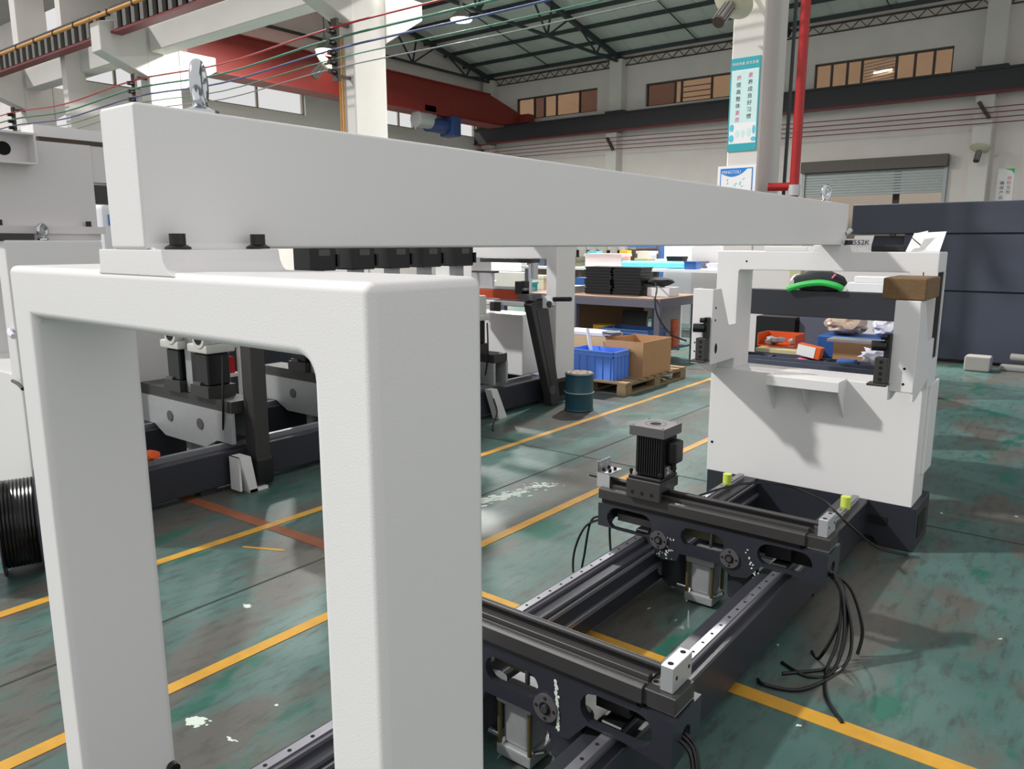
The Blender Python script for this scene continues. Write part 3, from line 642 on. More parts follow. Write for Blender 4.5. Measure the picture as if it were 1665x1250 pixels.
MB().box(-0.764, -0.708, 4.4165, 4.6045, 1.0505, 1.50).build('recess_shade', 'hole', cf, smooth=False)  # dark filler box stands for the shade inside the hollow slot
MB().prism([(-1.345, 1.60), (-1.33, 1.608), (-1.325, 1.640), (-1.13, 1.640), (-1.125, 1.61), (-1.11, 1.60)], 'y', 4.407, 4.56).bevel(0.003, 1, 40).build('mounting_pad', 'white', cf)
MB().box(-1.60, -1.36, 4.41, 4.5, 1.604, 1.632).bevel(0.003, 1).build('cover_strip', 'white', cf)
# left bracket
lb = MB().box(-1.867, -1.745, 4.06, 4.072, 0.97, 1.397).bevel(0.003, 1).build('left_bracket', 'white', cf)
MB().prism([(4.066, 0.972), (4.066, 1.396), (4.165, 1.396), (4.292, 1.185), (4.305, 1.178), (4.41, 1.18), (4.41, 0.972)], 'x', -1.753, -1.7445).build('gusset', 'white', lb, smooth=False)
MB().prism([(4.066, 0.972), (4.066, 1.396), (4.165, 1.396), (4.292, 1.185), (4.305, 1.178), (4.41, 1.18), (4.41, 0.972)], 'x', -1.866, -1.858).build('gusset', 'white', lb, smooth=False)
MB().box(-1.866, -1.746, 4.062, 4.41, 0.971, 0.98).build('bottom_plate', 'white', lb, smooth=False)
MB().prism([(-1.86, 0.975), (-1.78, 0.975), (-1.845, 0.80)] if False else [(4.1, 0.972), (4.402, 0.972), (4.402, 0.86)], 'x', -1.866, -1.86).build('lower_rib', 'white', lb, smooth=False)
MB().prism([(4.125 + 0.017 * math.cos(a * 0.349), 1.057 + 0.03 * math.sin(a * 0.349)) for a in range(18)], 'x', -1.7447, -1.7437).build('oval_hole', 'hole', lb, smooth=False)
for z in (1.29, 1.22): MB().cyl((-1.7447, 4.1, z), (-1.7437, 4.1, z), 0.008, 10).build('screw_hole', 'hole', lb, smooth=False)
for x, z in ((-1.845, 1.09), (-1.845, 1.04)): MB().cyl((x, 4.0595, z), (x, 4.0605, z), 0.005, 10).build('screw_hole', 'hole', lb, smooth=False)
def clamp_block(x, y, z, right):
    s = -1 if right else 1
    k = MB().box(x - 0.03, x + 0.03, y - 0.055, y, z, z + 0.125).bevel(0.003, 1).build('clamp_block', 'darkgrey', cf)
    for j in range(4): MB().cyl((x, y - 0.0562, z + 0.02 + j * 0.028), (x, y - 0.0545, z + 0.02 + j * 0.028), 0.0085, 14).build('bore', 'hole', k, smooth=False)
    MB().box(x - 0.055, x + 0.035, y - 0.075, y, z - 0.012, z).bevel(0.003, 1).build('toe_plate', 'darkgrey', k)
    MB().box(x + 0.004, x + 0.03, y - 0.04, y, z + 0.125, z + 0.24).bevel(0.002, 1).build('riser', 'black', k)
    MB().cyl((x + 0.01, y - 0.03, z + 0.18), (x - 0.05, y - 0.05, z + 0.18), 0.025, 18).build('knob', 'black', k)
    MB().cyl((x + 0.016, y - 0.045, z + 0.225), (x - 0.01, y - 0.05, z + 0.225), 0.014, 14).build('pin', 'black', k)
clamp_block(-1.785, 4.06, 1.0, False); clamp_block(-0.83, 3.99, 0.985, True)
# right bracket
rb_ = MB().box(-0.80, -0.69, 3.98, 3.992, 0.945, 1.383).bevel(0.003, 1).build('right_bracket', 'white', cf)
for xa in (-0.698, -0.80):
    MB().prism([(3.986, 0.90), (3.986, 1.382), (4.09, 1.382), (4.235, 1.175), (4.25, 1.168), (4.408, 1.17), (4.408, 0.985), (4.05, 0.90)], 'x', xa, xa + 0.0085).build('gusset', 'white', rb_, smooth=False)
for z in (1.06, 0.985): MB().cyl((-0.735, 3.9795, z), (-0.735, 3.9805, z), 0.0065, 12).build('screw_hole', 'hole', rb_, smooth=False)
# shelf with three gussets
sh = MB().box(-1.49, -1.093, 4.25, 4.402, 0.856, 0.914).bevel(0.003, 1).build('shelf', 'white', cf)
for x in (-1.484, -1.288, -1.099):
    MB().prism([(4.255, 0.857), (4.402, 0.857), (4.402, 0.69)], 'x', x - 0.004, x + 0.004).build('gusset', 'white', sh, smooth=False)
MB().cyl((-1.855, 4.3995, 0.432), (-1.855, 4.4005, 0.432), 0.009, 12).build('screw_hole', 'hole', cf, smooth=False)
MB().cyl((-1.70, 4.4055, 1.545), (-1.70, 4.4065, 1.545), 0.006, 10).build('screw_hole', 'hole', cf, smooth=False)

# carriages
def carriage(label, group=None):
    Y = 3.08
    t = thing('tool_carriage', label, 'carriage', (-1.32, Y + 0.08, 0.28))
    o = [(-1.868, 0.283), (-1.868, 0.398), (-0.88, 0.398), (-0.88, 0.405), (-0.782, 0.405), (-0.782, 0.262), (-0.93, 0.285), (-1.05, 0.285), (-1.11, 0.215), (-1.18, 0.205), (-1.24, 0.245), (-1.43, 0.245), (-1.445, 0.205), (-1.52, 0.195), (-1.565, 0.205), (-1.60, 0.283)]
    holes = [slot(-1.818, -1.574, 0.336, 0.055), slot(-1.428, -1.22, 0.335, 0.043), slot(-1.072, -0.84, 0.343, 0.05)]
    MB().plate(o, holes, 'y', Y, Y + 0.028).build('front_plate', 'dark', t, smooth=False)
    MB().box(-1.868, -0.782, Y + 0.15, Y + 0.178, 0.285, 0.40).build('rear_plate', 'dark', t, smooth=False)
    MB().box(-1.85, -0.80, Y + 0.03, Y + 0.15, 0.393, 0.40).build('deck_plate', 'darkgrey', t, smooth=False)
    MB().box(-1.80, -1.55, Y + 0.075, Y + 0.10, 0.30, 0.335).build('gear_rack', 'tan' if False else 'flange', t, smooth=False)
    MB().box(-1.45, -1.19, Y + 0.075, Y + 0.095, 0.31, 0.35).build('guide_strip', 'olive', t, smooth=False)
    MB().box(-1.06, -0.95, Y + 0.07, Y + 0.10, 0.31, 0.37).build('cable_box', 'black', t, smooth=False)
    MB().cyl((-1.305, Y + 0.06, 0.29), (-1.305, Y + 0.06, 0.39), 0.008, 12).build('piston_rod', 'steel', t)
    for x in (-1.535, -1.19):
        h = MB().cyl((x, Y - 0.008, 0.287), (x, Y + 0.002, 0.287), 0.043, 28).build('hub_flange', 'flange', t)
        MB().cyl((x, Y - 0.010, 0.287), (x, Y - 0.007, 0.287), 0.02, 20).build('bore_ring', 'black', h)
        MB().cyl((x, Y - 0.016, 0.287), (x, Y - 0.008, 0.287), 0.0115, 16).build('shaft_end', 'steel', h)
        for a in range(4):
            MB().cyl((x + 0.032 * math.cos(a * 1.571), Y - 0.0095, 0.287 + 0.032 * math.sin(a * 1.571)), (x + 0.032 * math.cos(a * 1.571), Y - 0.007, 0.287 + 0.032 * math.sin(a * 1.571)), 0.0055, 10).build('bolt', 'hole', h, smooth=False)
    b = MB(); b.plate([(Y + 0.028, 0.262), (Y + 0.028, 0.40), (Y + 0.15, 0.40), (Y + 0.15, 0.285)], [circ(Y + 0.085, 0.325, 0.028)], 'x', -0.80, -0.782); b.build('end_plate', 'dark', t, smooth=False)
    MB().box(-1.868, -1.85, Y + 0.028, Y + 0.15, 0.285, 0.398).build('end_plate', 'dark', t, smooth=False)
    MB().box(-1.075, -0.835, Y + 0.12, Y + 0.149, 0.287, 0.392).build('dark_slot_backing', 'black', t, smooth=False)  # black backing boxes added so the slots look dark inside
    MB().box(-1.82, -1.57, Y + 0.12, Y + 0.149, 0.29, 0.392).build('dark_slot_backing', 'black', t, smooth=False)
    # linear axis
    MB().box(-1.86, -0.90, Y + 0.02, Y + 0.12, 0.398, 0.422).build('spacer', 'black', t, smooth=False)
    pr = [(0.003, 0.42), (0.003, 0.466), (0.010, 0.472), (0.030, 0.474), (0.032, 0.466), (0.040, 0.466), (0.042, 0.486), (0.064, 0.486), (0.066, 0.472), (0.100, 0.472), (0.102, 0.486), (0.128, 0.486), (0.128, 0.42)]
    MB().prism([(Y + u, v) for u, v in pr], 'x', -1.87, -0.878).bevel(0.0015, 1, 50).build('axis_profile', 'darkgrey', t, smooth=False)
    MB().cyl((-1.97, Y + 0.083, 0.502), (-0.83, Y + 0.083, 0.502), 0.0105, 14).build('lead_screw', 'darkgrey', t)
    MB().box(-0.88, -0.782, Y + 0.012, Y + 0.128, 0.418, 0.466).bevel(0.002, 1).build('end_support', 'darkgrey', t)
    e = MB().box(-0.838, -0.800, Y + 0.03, Y + 0.145, 0.466, 0.541).bevel(0.002, 1).build('end_block', 'alu', t)
    for q in (0.05, 0.125):
        MB().cyl((-0.819, Y + q, 0.5405), (-0.819, Y + q, 0.5418), 0.0085, 14).build('slot_hole', 'hole', e, smooth=False)
        MB().cyl((-0.8005, Y + q + 0.0, 0.505), (-0.7992, Y + q + 0.0, 0.505), 0.006, 12).build('screw_hole', 'hole', e, smooth=False)
    MB().cyl((-0.865, Y + 0.06, 0.4655), (-0.865, Y + 0.06, 0.467), 0.008, 12).build('screw_hole', 'hole', t, smooth=False)
    MB().box(-0.875, -0.79, Y + 0.03, Y + 0.15, 0.404, 0.412).build('wear_pad', 'alu', t, smooth=False)
    # left screw bracket
    k = MB().prism([(-1.897, 0.470), (-1.897, 0.60), (-1.893, 0.60), (-1.893, 0.542), (-1.826, 0.542), (-1.826, 0.470)], 'y', Y + 0.03, Y + 0.036) 
    k.box(-1.897, -1.826, Y + 0.03, Y + 0.15, 0.536, 0.542); k.box(-1.897, -1.893, Y + 0.03, Y + 0.15, 0.536, 0.592)
    k = k.build('screw_bracket', 'alu', t, smooth=False)
    for u in (-1.877, -1.842):
        for v in (0.06, 0.11): MB().cyl((u, Y + v, 0.542), (u, Y + v, 0.558), 0.008, 12).build('bolt', 'black', k)
    for v in (0.06, 0.12): MB().cyl((-1.8925, Y + v, 0.572), (-1.892, Y + v, 0.572), 0.006, 10).build('hole', 'paper', k, smooth=False)
    # air cylinder and gear case below
    c = MB().box(-1.40, -1.29, Y + 0.05, Y + 0.16, 0.05, 0.22)
    c.bevel(0.02, 3); c = c.build('air_cylinder', 'castalu', t)
    MB().box(-1.415, -1.275, Y + 0.035, Y + 0.175, 0.012, 0.055).bevel(0.008, 2).build('end_cap', 'castalu', c)
    MB().box(-1.415, -1.275, Y + 0.035, Y + 0.175, 0.20, 0.245).bevel(0.008, 2).build('end_cap', 'castalu', c)
    for u in (-1.405, -1.285):
        for v in (0.045, 0.165): MB().cyl((u, Y + v, 0.05), (u, Y + v, 0.205), 0.008, 10).build('tie_bar', 'brass', c)
    MB().cyl((-1.46, Y + 0.06, 0.065), (-1.415, Y + 0.06, 0.065), 0.012, 12).build('air_fitting', 'chrome', c)
    MB().cyl((-1.275, Y + 0.06, 0.06), (-1.235, Y + 0.06, 0.085), 0.008, 10).build('air_fitting', 'chrome', c)
    g = MB().cyl((-1.50, Y + 0.11, 0.05), (-1.50, Y + 0.11, 0.21), 0.058, 22).build('gear_case', 'dark', t)
    MB().cyl((-1.61, Y + 0.10, 0.12), (-1.555, Y + 0.10, 0.12), 0.05, 22).build('bearing_cap', 'castalu', g)
    MB().cyl((-1.50, Y + 0.11, 0.02), (-1.50, Y + 0.11, 0.05), 0.016, 14).build('drain_plug', 'castalu', g)
    MB().box(-1.23, -1.10, Y + 0.06, Y + 0.15, 0.06, 0.25).bevel(0.03, 2).build('valve_body', 'dark', t)
    for x in (-1.64, -0.985):
        MB().box(x - 0.035, x + 0.035, Y + 0.03, Y + 0.15, 0.2815, 0.30).bevel(0.004, 1).build('rail_block', 'black', t)
    rnd = random.Random(5)
    b = MB()
    for k in range(46):
        u, v = ((rnd.gauss(-1.49, 0.012), rnd.uniform(0.22, 0.31)) if k < 20 else ((rnd.gauss(-1.505, 0.02), rnd.uniform(0.205, 0.235)) if k < 30 else (lambda q: (-1.115 + 0.05 * q + rnd.gauss(0, 0.008), 0.335 - 0.115 * q + rnd.gauss(0, 0.012)))(rnd.random())))
        b.blob((u, Y - 0.001, v), rnd.uniform(0.002, 0.0055), 0.001, rnd.uniform(0.002, 0.006), 0.3, 1, k)
    stuff(b.build('paint_flakes', 'scuff', t, smooth=False))
    return t
car = carriage('dark rail carriage with the black motor, nearer the column frame')
car2 = dup(car, (0, -1.39, 0), 'dark rail carriage without a motor, beside the right leg of the portal frame')
for ch in list(car2.children):
    if ch.name.startswith('paint_flakes'): bpy.data.objects.remove(ch)
rnd = random.Random(11); b = MB()
for k in range(60):
    q = k / 59; b.blob((-1.157 + 0.012 * q + rnd.gauss(0, 0.002), 1.689, 0.385 - 0.155 * q), rnd.uniform(0.002, 0.0055), 0.001, 0.006, 0.3, 1, k)
stuff(b.build('paint_streak', 'scuff', car2, smooth=False))
# motor on the far carriage
Y = 3.08
mo = thing('servo_motor', 'black ribbed motor with square top flange standing on the far carriage', 'motor', (-1.61, Y + 0.075, 0.487))
sl = MB().box(-1.705, -1.528, Y - 0.022, Y + 0.165, 0.5135, 0.562); sl.box(-1.705, -1.528, Y - 0.022, Y - 0.002, 0.47, 0.52); sl.bevel(0.003, 1); sl = sl.build('slider_base', 'darkgrey', mo)
for x in (-1.67, -1.62, -1.57): MB().cyl((x, Y - 0.0225, 0.50), (x, Y - 0.0215, 0.50), 0.010, 14).build('counterbore', 'hole', sl, smooth=False)
MB().cyl((-1.529, Y + 0.083, 0.52), (-1.518, Y + 0.083, 0.52), 0.022, 18).build('nut_ring', 'chrome', sl)
MB().box(-1.700, -1.532, Y - 0.012, Y + 0.16, 0.5625, 0.578).bevel(0.003, 1).build('foot_flange', 'black', mo)
bd_ = MB().box(-1.672, -1.535, Y + 0.008, Y + 0.142, 0.578, 0.772).bevel(0.012, 2).build('body', 'black', mo)
b = MB()
for k in range(11):
    x = -1.662 + k * 0.0118; b.box(x, x + 0.005, Y + 0.001, Y + 0.149, 0.59, 0.765)
    y = Y + 0.018 + k * 0.0112; b.box(-1.678, -1.530, y, y + 0.005, 0.59, 0.765)
b.build('cooling_rib', 'black', bd_, smooth=False)
tf = MB().box(-1.70, -1.52, Y - 0.015, Y + 0.165, 0.772, 0.818).bevel(0.002, 1).build('top_flange', 'flange', mo)
MB().torus((-1.61, Y + 0.075, 0.818), (0, 0, 1), 0.05, 0.0015, 30, 6).build('register_ring', 'darkgrey', tf)
MB().cyl((-1.61, Y + 0.075, 0.8175), (-1.61, Y + 0.075, 0.8192), 0.026, 22).build('shaft_bore', 'hole', tf, smooth=False)
for u in (-1.685, -1.535):
    for v in (0.0, 0.15): MB().cyl((u, Y + v, 0.8176), (u, Y + v, 0.8186), 0.006, 10).build('screw_hole', 'hole', tf, smooth=False)
tb = MB().box(-1.535, -1.488, Y + 0.04, Y + 0.13, 0.645, 0.752).bevel(0.012, 2).build('terminal_box', 'black', mo)
MB().cyl((-1.515, Y + 0.08, 0.612), (-1.515, Y + 0.08, 0.648), 0.013, 12).build('cable_gland', 'black', tb)
npn = MB().box(-1.5295, -1.528, Y + 0.02, Y + 0.10, 0.585, 0.635).build('nameplate', 'flange', mo, smooth=False)
text('plate_text', '27', 'paper', npn, (-1.5275, Y + 0.06, 0.61), 0.045, (R(90), 0, R(90)))
for u, v in ((-1.692, 0.0), (-1.54, 0.148), (-1.54, -0.002)): MB().lathe([(0.005, 0), (0.006, 0.012), (0.009, 0.016), (0.009, 0.026), (0.004, 0.03)], (u, Y + v, 0.577), n=12).build('bolt', 'black', mo)

# cables hanging from the carriages
CAB = [
    [(-0.79, 3.12, 0.33), (-0.73, 3.10, 0.29), (-0.685, 3.06, 0.15), (-0.69, 2.98, 0.012), (-0.73, 2.90, 0.006), (-0.84, 2.78, 0.006)],
    [(-0.79, 3.13, 0.32), (-0.72, 3.09, 0.27), (-0.66, 3.04, 0.12), (-0.665, 2.97, 0.008), (-0.74, 2.72, 0.008), (-0.86, 2.66, 0.008), (-0.9, 2.68, 0.008)],
    [(-0.79, 3.11, 0.33), (-0.70, 3.13, 0.27), (-0.64, 3.12, 0.12), (-0.645, 3.10, 0.012)],
    [(-0.79, 3.12, 0.32), (-0.72, 3.07, 0.26), (-0.70, 2.99, 0.1), (-0.71, 2.90, 0.008), (-0.66, 2.72, 0.006), (-0.57, 2.60, 0.006)],
    [(-0.79, 3.11, 0.33), (-0.72, 3.10, 0.28), (-0.715, 3.03, 0.14), (-0.76, 2.98, 0.008), (-0.80, 3.02, 0.006)],
    [(-0.79, 3.13, 0.33), (-0.715, 3.06, 0.28), (-0.68, 3.0, 0.12), (-0.69, 2.9, 0.008), (-0.76, 2.82, 0.006), (-0.87, 2.86, 0.006)],
]
for pts, lb_ in zip(CAB, ['curling back under the bed', 'reaching the cross line in a wide loop', 'hanging farthest to the right', 'reaching nearest the camera', 'with the shortest loop at the bed foot', 'lying flat toward the bed beam']):
    tag(MB().tube(pts, 0.0068, k=7, sub=7).build('black_cable', 'rubber', loc=pts[0]), 'black cable off the far carriage end, ' + lb_, 'cable', 'cables out of the far carriage')
for q, lb_ in ((0.0, 'nearest'), (0.02, 'middle'), (0.035, 'farthest')):
    pts = [(-0.79, 1.74 + q, 0.33), (-0.745, 1.73 + q, 0.30), (-0.72, 1.70 + q, 0.18), (-0.715, 1.66 + q, 0.05), (-0.70, 1.60 + q, 0.008), (-0.66, 1.45 + q, 0.008)]
    tag(MB().tube(pts, 0.0055, k=7, sub=7).build('black_cable', 'rubber', loc=pts[0]), 'black cable from the end of the carriage without a motor, %s of three' % lb_, 'cable', 'cables out of the near carriage')
for pts in ([(-1.86, 3.15, 0.3), (-1.95, 3.1, 0.25), (-1.985, 3.05, 0.12), (-1.95, 3.0, 0.01), (-1.86, 2.95, 0.008)], [(-1.86, 3.16, 0.3), (-1.93, 3.12, 0.28), (-1.945, 3.08, 0.1), (-1.94, 3.04, 0.008)], [(-1.85, 3.2, 0.29), (-1.9, 3.25, 0.2), (-1.85, 3.2, 0.05), (-1.75, 3.12, 0.06)]):
    tag(MB().tube(pts, 0.006, k=7, sub=7).build('black_cable', 'rubber', loc=pts[0]), 'black cable drooping from the left end of the far carriage, %s' % ('reaching lowest in front' if pts[0][1] == 3.15 else ('hanging straightest' if pts[0][1] == 3.16 else 'curling behind')), 'cable', 'cables at the left of the far carriage')
tag(MB().tube([(-1.72, 3.5, 0.262), (-1.64, 3.75, 0.30), (-1.5, 4.0, 0.33), (-1.32, 4.15, 0.325), (-1.1, 4.1, 0.30), (-0.98, 3.95, 0.295), (-0.90, 3.9, 0.26), (-0.80, 4.1, 0.1), (-0.70, 4.33, 0.01)], 0.0065, k=7, sub=8).build('black_cable', 'rubber', loc=(-1.3, 4.1, 0.3)),
    'black cable arching over the rails in front of the column frame', 'cable')
# lit white wire at floor
tag(MB().tube([(-0.985, 2.78, 0.3), (-0.98, 2.7, 0.3)], 0.002, k=4).build('wire_clip', 'steel', loc=(-0.98, 2.75, 0.3)), 'thin bright wire clip on the right rail', 'wire')

# things on the far column frame
wb = MB().box(-0.865, -0.675, 3.995, 4.33, 1.3835, 1.488); wb.bevel(0.006, 1)
tag(wb.build('wood_block', 'woodblock', loc=(-0.78, 4.1, 1.383), smooth=False), 'brown hardwood block lying on the right bracket of the column frame', 'wood block')
def sheet(pts, name, m, label, t=0.0012):
    b = MB(); vs = [b.bm.verts.new(p) for p in pts]; b.bm.faces.new(vs)
    r_ = bmesh.ops.extrude_face_region(b.bm, geom=b.bm.faces[:]); n = (Vector(pts[1]) - Vector(pts[0])).cross(Vector(pts[2]) - Vector(pts[0])).normalized() * t
    bmesh.ops.translate(b.bm, verts=[g for g in r_['geom'] if isinstance(g, bmesh.types.BMVert)], vec=n)
    bmesh.ops.recalc_face_normals(b.bm, faces=b.bm.faces[:])
    return tag(b.build(name, m, loc=pts[0], smooth=False), label, 'paper')
sheet([(-0.865, 4.43, 1.606), (-0.71, 4.44, 1.606), (-0.70, 4.52, 1.708), (-0.845, 4.50, 1.700)], 'paper_sheet', 'paper', 'white paper propped up on the right end of the column frame')
sheet([(-0.855, 4.42, 1.618), (-0.80, 4.425, 1.625), (-0.775, 4.47, 1.712), (-0.825, 4.46, 1.70)], 'paper_sheet', 'paper', 'small folded white slip leaning on the propped paper')
tag(MB().tube([(-0.855, 4.425, 1.69), (-0.82, 4.42, 1.66), (-0.795, 4.418, 1.64)], 0.0025, k=5).build('cable_tie', 'rubber', loc=(-0.82, 4.42, 1.66)), 'short black tie lying on the propped white paper', 'tie')
pn = sheet([(-1.155, 4.52, 1.607), (-1.06, 4.52, 1.607), (-1.05, 4.55, 1.69), (-1.15, 4.55, 1.69)], 'paper_note', 'paper', 'white paper note lettered 552K behind the end of the crossbeam')
text('note_text', '552K', 'ink', pn, (-1.107, 4.523, 1.652), 0.04, (R(70), 0, 0))
tag(MB().box(-1.05, -0.885, 4.5, 4.6, 1.6045, 1.638).bevel(0.004, 1).build('black_pad', 'fabric', loc=(-0.96, 4.55, 1.604)), 'flat black pad on top of the column frame between the papers', 'pad')

# ================================================================== BEHIND THE COLUMN FRAME: bench with clutter
bt = thing('work_bench', 'dark blue grey work bench with an upper dark beam, seen through the column frame', 'bench', (-1.6, 5.45, 0))
MB().box(-2.0, -0.98, 5.02, 6.0, 0.80, 0.845).build('bench_top', 'slate', bt, smooth=False)
for x in (-1.95, -1.03):
    for y in (5.07, 5.95): MB().box(x - 0.03, x + 0.03, y - 0.03, y + 0.03, 0, 0.80).build('leg', 'slate', bt, smooth=False)
for x in (-1.985, -0.86): MB().box(x - 0.03, x + 0.03, 5.13, 5.19, 0.0, 1.18).build('beam_post', 'slate', bt, smooth=False)
MB().box(-2.1, -0.82, 5.12, 5.22, 1.175, 1.345).bevel(0.004, 1).build('upper_beam', 'dark', bt)
MB().box(-2.0, -0.98, 5.02, 5.05, 0.845, 0.88).build('front_lip', 'slate', bt, smooth=False)
hb = thing('tool_bag', 'black fabric bag with a green trim lying on the dark upper beam', 'bag', (-1.5, 5.18, 1.345))
b = MB().blob((-1.50, 5.17, 1.40), 0.17, 0.07, 0.075, 0.06, 3, 4)
for v in b.bm.verts: v.co.z = max(v.co.z, 1.346)
b.build('body', 'fabric', hb)
MB().tube([(-1.68, 5.10, 1.352), (-1.58, 5.09, 1.385), (-1.47, 5.085, 1.40), (-1.38, 5.09, 1.385), (-1.34, 5.11, 1.362)], 0.02, k=8).build('trim', 'green', hb)
MB().blob((-1.65, 5.2, 1.405), 0.05, 0.04, 0.045, 0.12, 2, 9).build('clear_pouch', 'ragm', hb)
MB().tube([(-1.41, 5.12, 1.43), (-1.39, 5.12, 1.455)], 0.007, k=6).build('zip_tag', 'pink', hb)
tag(MB().box(-1.32, -1.05, 5.125, 5.215, 1.3455, 1.405).bevel(0.004, 1).build('white_box', 'whitebox', loc=(-1.18, 5.17, 1.345)), 'long white box on the dark upper beam beside the wood block', 'box')
tag(MB().box(-1.28, -1.06, 5.13, 5.21, 1.4055, 1.445).bevel(0.004, 1).build('white_box', 'paper', loc=(-1.16, 5.17, 1.405)), 'smaller white box stacked on the long white box', 'box')
tr = thing('parts_tray', 'dark divided parts tray on the bench', 'tray', (-1.45, 5.13, 0.8805))
b = MB(); b.box(-1.97, -0.87, 5.06, 5.22, 0.8455, 0.86)
for y in (5.06, 5.21): b.box(-1.97, -0.87, y, y + 0.01, 0.86, 0.90)
b.build('tray', 'slate', tr, smooth=False)
for k in range(7): MB().box(-1.97 + k * 0.182, -1.96 + k * 0.182, 5.07, 5.21, 0.86, 0.895).build('divider', 'slate', tr, smooth=False)
tag(MB().box(-1.93, -1.68, 5.24, 5.50, 0.846, 0.90).build('blue_tray', 'bluebox', loc=(-1.8, 5.3, 0.846), smooth=False), 'flat blue tray under the grey plate on the bench', 'tray')
tag(MB().box(-1.92, -1.62, 5.23, 5.52, 0.9005, 0.93).bevel(0.003, 1).build('grey_plate', 'tan', loc=(-1.77, 5.35, 0.9), smooth=False), 'pale grey plate lying on the blue tray', 'plate')
ob = thing('open_box', 'open orange edged box of metal parts on the grey plate', 'box', (-1.82, 5.4, 0.931))
b = MB(); b.box(-1.95, -1.68, 5.34, 5.54, 0.931, 0.937)
for a in ((-1.95, -1.944, 5.34, 5.54), (-1.686, -1.68, 5.34, 5.54), (-1.95, -1.68, 5.534, 5.54)): b.box(*a, 0.937, 1.02)
b.build('shell', 'orange', ob, smooth=False)
for k in range(9): MB().blob((random.uniform(-1.9, -1.73), random.uniform(5.38, 5.5), 0.955 + 0.02 * (k % 2)), 0.03, 0.03, 0.025, 0.3, 1, k).build('metal_part', 'castalu', ob)
ro = Matrix.Rotation(R(12), 3, 'Y')
cbx = thing('parts_carton', 'small white and orange carton on the divided tray', 'carton', (-1.53, 5.18, 0.9))
MB().box(-1.60, -1.45, 5.115, 5.195, 0.91, 0.985, rot=Matrix.Rotation(R(9), 3, 'Y')).build('carton', 'orange', cbx, smooth=False)
MB().box(-1.598, -1.482, 5.112, 5.1145, 0.912, 0.983, rot=Matrix.Rotation(R(9), 3, 'Y'), piv=(-1.525, 5.155, 0.9475)).build('white_label', 'paper', cbx, smooth=False)
tag(MB().box(-1.42, -0.95, 5.3, 5.5, 0.846, 1.0).build('carton', 'cardboard', loc=(-1.2, 5.4, 0.846), smooth=False), 'long brown carton behind the rag on the bench', 'carton')
tag(MB().box(-1.47, -0.88, 5.32, 5.48, 1.0005, 1.018).build('metal_strip', 'alu', loc=(-1.2, 5.4, 1.0), smooth=False), 'pale metal strip lying on the long brown carton', 'strip')
tag(MB().box(-1.34, -1.23, 5.085, 5.19, 0.862, 0.915).bevel(0.01, 1).build('blue_case', 'bluebox', loc=(-1.28, 5.14, 0.86)), 'small blue case in the divided tray', 'case')
tag(MB().blob((-1.56, 5.14, 0.885), 0.04, 0.03, 0.02, 0.1, 2, 3).build('red_cap', 'pink', loc=(-1.56, 5.14, 0.865)), 'pinkish red cap in the divided tray', 'cap')  # red cap lying in the tray
tag(MB().blob((-1.10, 5.12, 0.958), 0.10, 0.055, 0.055, 0.34, 3, 21).build('rag', 'ragm', loc=(-1.10, 5.12, 0.9)), 'crumpled pale rag on the parts tray', 'rag')
tag(MB().box(-1.62, -0.99, 5.62, 5.95, 0.846, 1.0).bevel(0.006, 1).build('blue_toolbox', 'bluebox', loc=(-1.3, 5.8, 0.846)), 'blue box at the back of the bench carrying two bags', 'box')
for x, m_, l in ((-1.47, 'bag', 'tan plastic bag of fittings on the blue box'), (-1.2, 'ragm', 'pale plastic bag next to the tan bag on the blue box')):
    tag(MB().blob((x, 5.78, 1.075), 0.14 if m_ == 'bag' else 0.09, 0.1, 0.074, 0.14, 3, 5).build('plastic_bag', m_, loc=(x, 5.78, 1.0)), l, 'bag')
tag(MB().box(-2.32, -2.0, 6.3, 6.6, 0, 1.05).build('dark_cabinet', 'black', loc=(-2.1, 6.4, 0), smooth=False), 'dark cabinet behind the bench, left of the blue box', 'cabinet')
tag(MB().box(-1.98, -1.62, 6.35, 6.7, 0, 1.16).bevel(0.004, 1).build('grey_cabinet', 'tablesteel', loc=(-1.8, 6.5, 0)), 'grey cabinet behind the bench', 'cabinet')
tag(MB().box(-3.4, -1.5, 9.0, 9.4, 0, 1.62).build('white_partition', 'white2', loc=(-2.5, 9.2, 0), smooth=False), 'pale partition standing behind the column frame', 'partition')
tag(MB().box(-2.92, -2.8, 8.9, 8.99, 0.9, 1.63).build('tan_board', 'tan', loc=(-2.86, 8.95, 0.9), smooth=False), 'narrow tan board on the pale partition', 'board')

# ================================================================== SECOND MACHINE, beyond the yellow aisle lines
b2 = thing('machine_bed', 'dark bed of the second machine beyond the yellow line', 'machine bed', (-5.1, 4, 0))
for x0, x1 in ((-5.72, -5.56), (-4.74, -4.56)):
    MB().box(x0, x1, 2.04, 6.37, 0.04, 0.27).bevel(0.006, 1).build('side_beam', 'dark', b2)
    MB().box(x0 + 0.06, x0 + 0.10, 2.06, 6.28, 0.27, 0.305).build('linear_rail', 'greysteel', b2, smooth=False)
MB().box(-5.74, -4.50, 6.38, 6.8, 0, 0.25).bevel(0.005, 1).build('end_box', 'dark', b2)
MB().box(-5.74, -4.50, 1.5, 2.0, 0, 0.25).bevel(0.005, 1).build('end_box', 'dark', b2)
for x in (-4.5,): MB().box(x - 0.003, x + 0.002, 6.45, 6.72, 0.05, 0.2).build('pocket', 'hole', b2, smooth=False)
for x in (-5.64, -4.65):
    for y in (2.6, 4.4): MB().box(x - 0.05, x + 0.05, y - 0.06, y + 0.06, 0, 0.05).build('foot', 'darkgrey', b2, smooth=False)

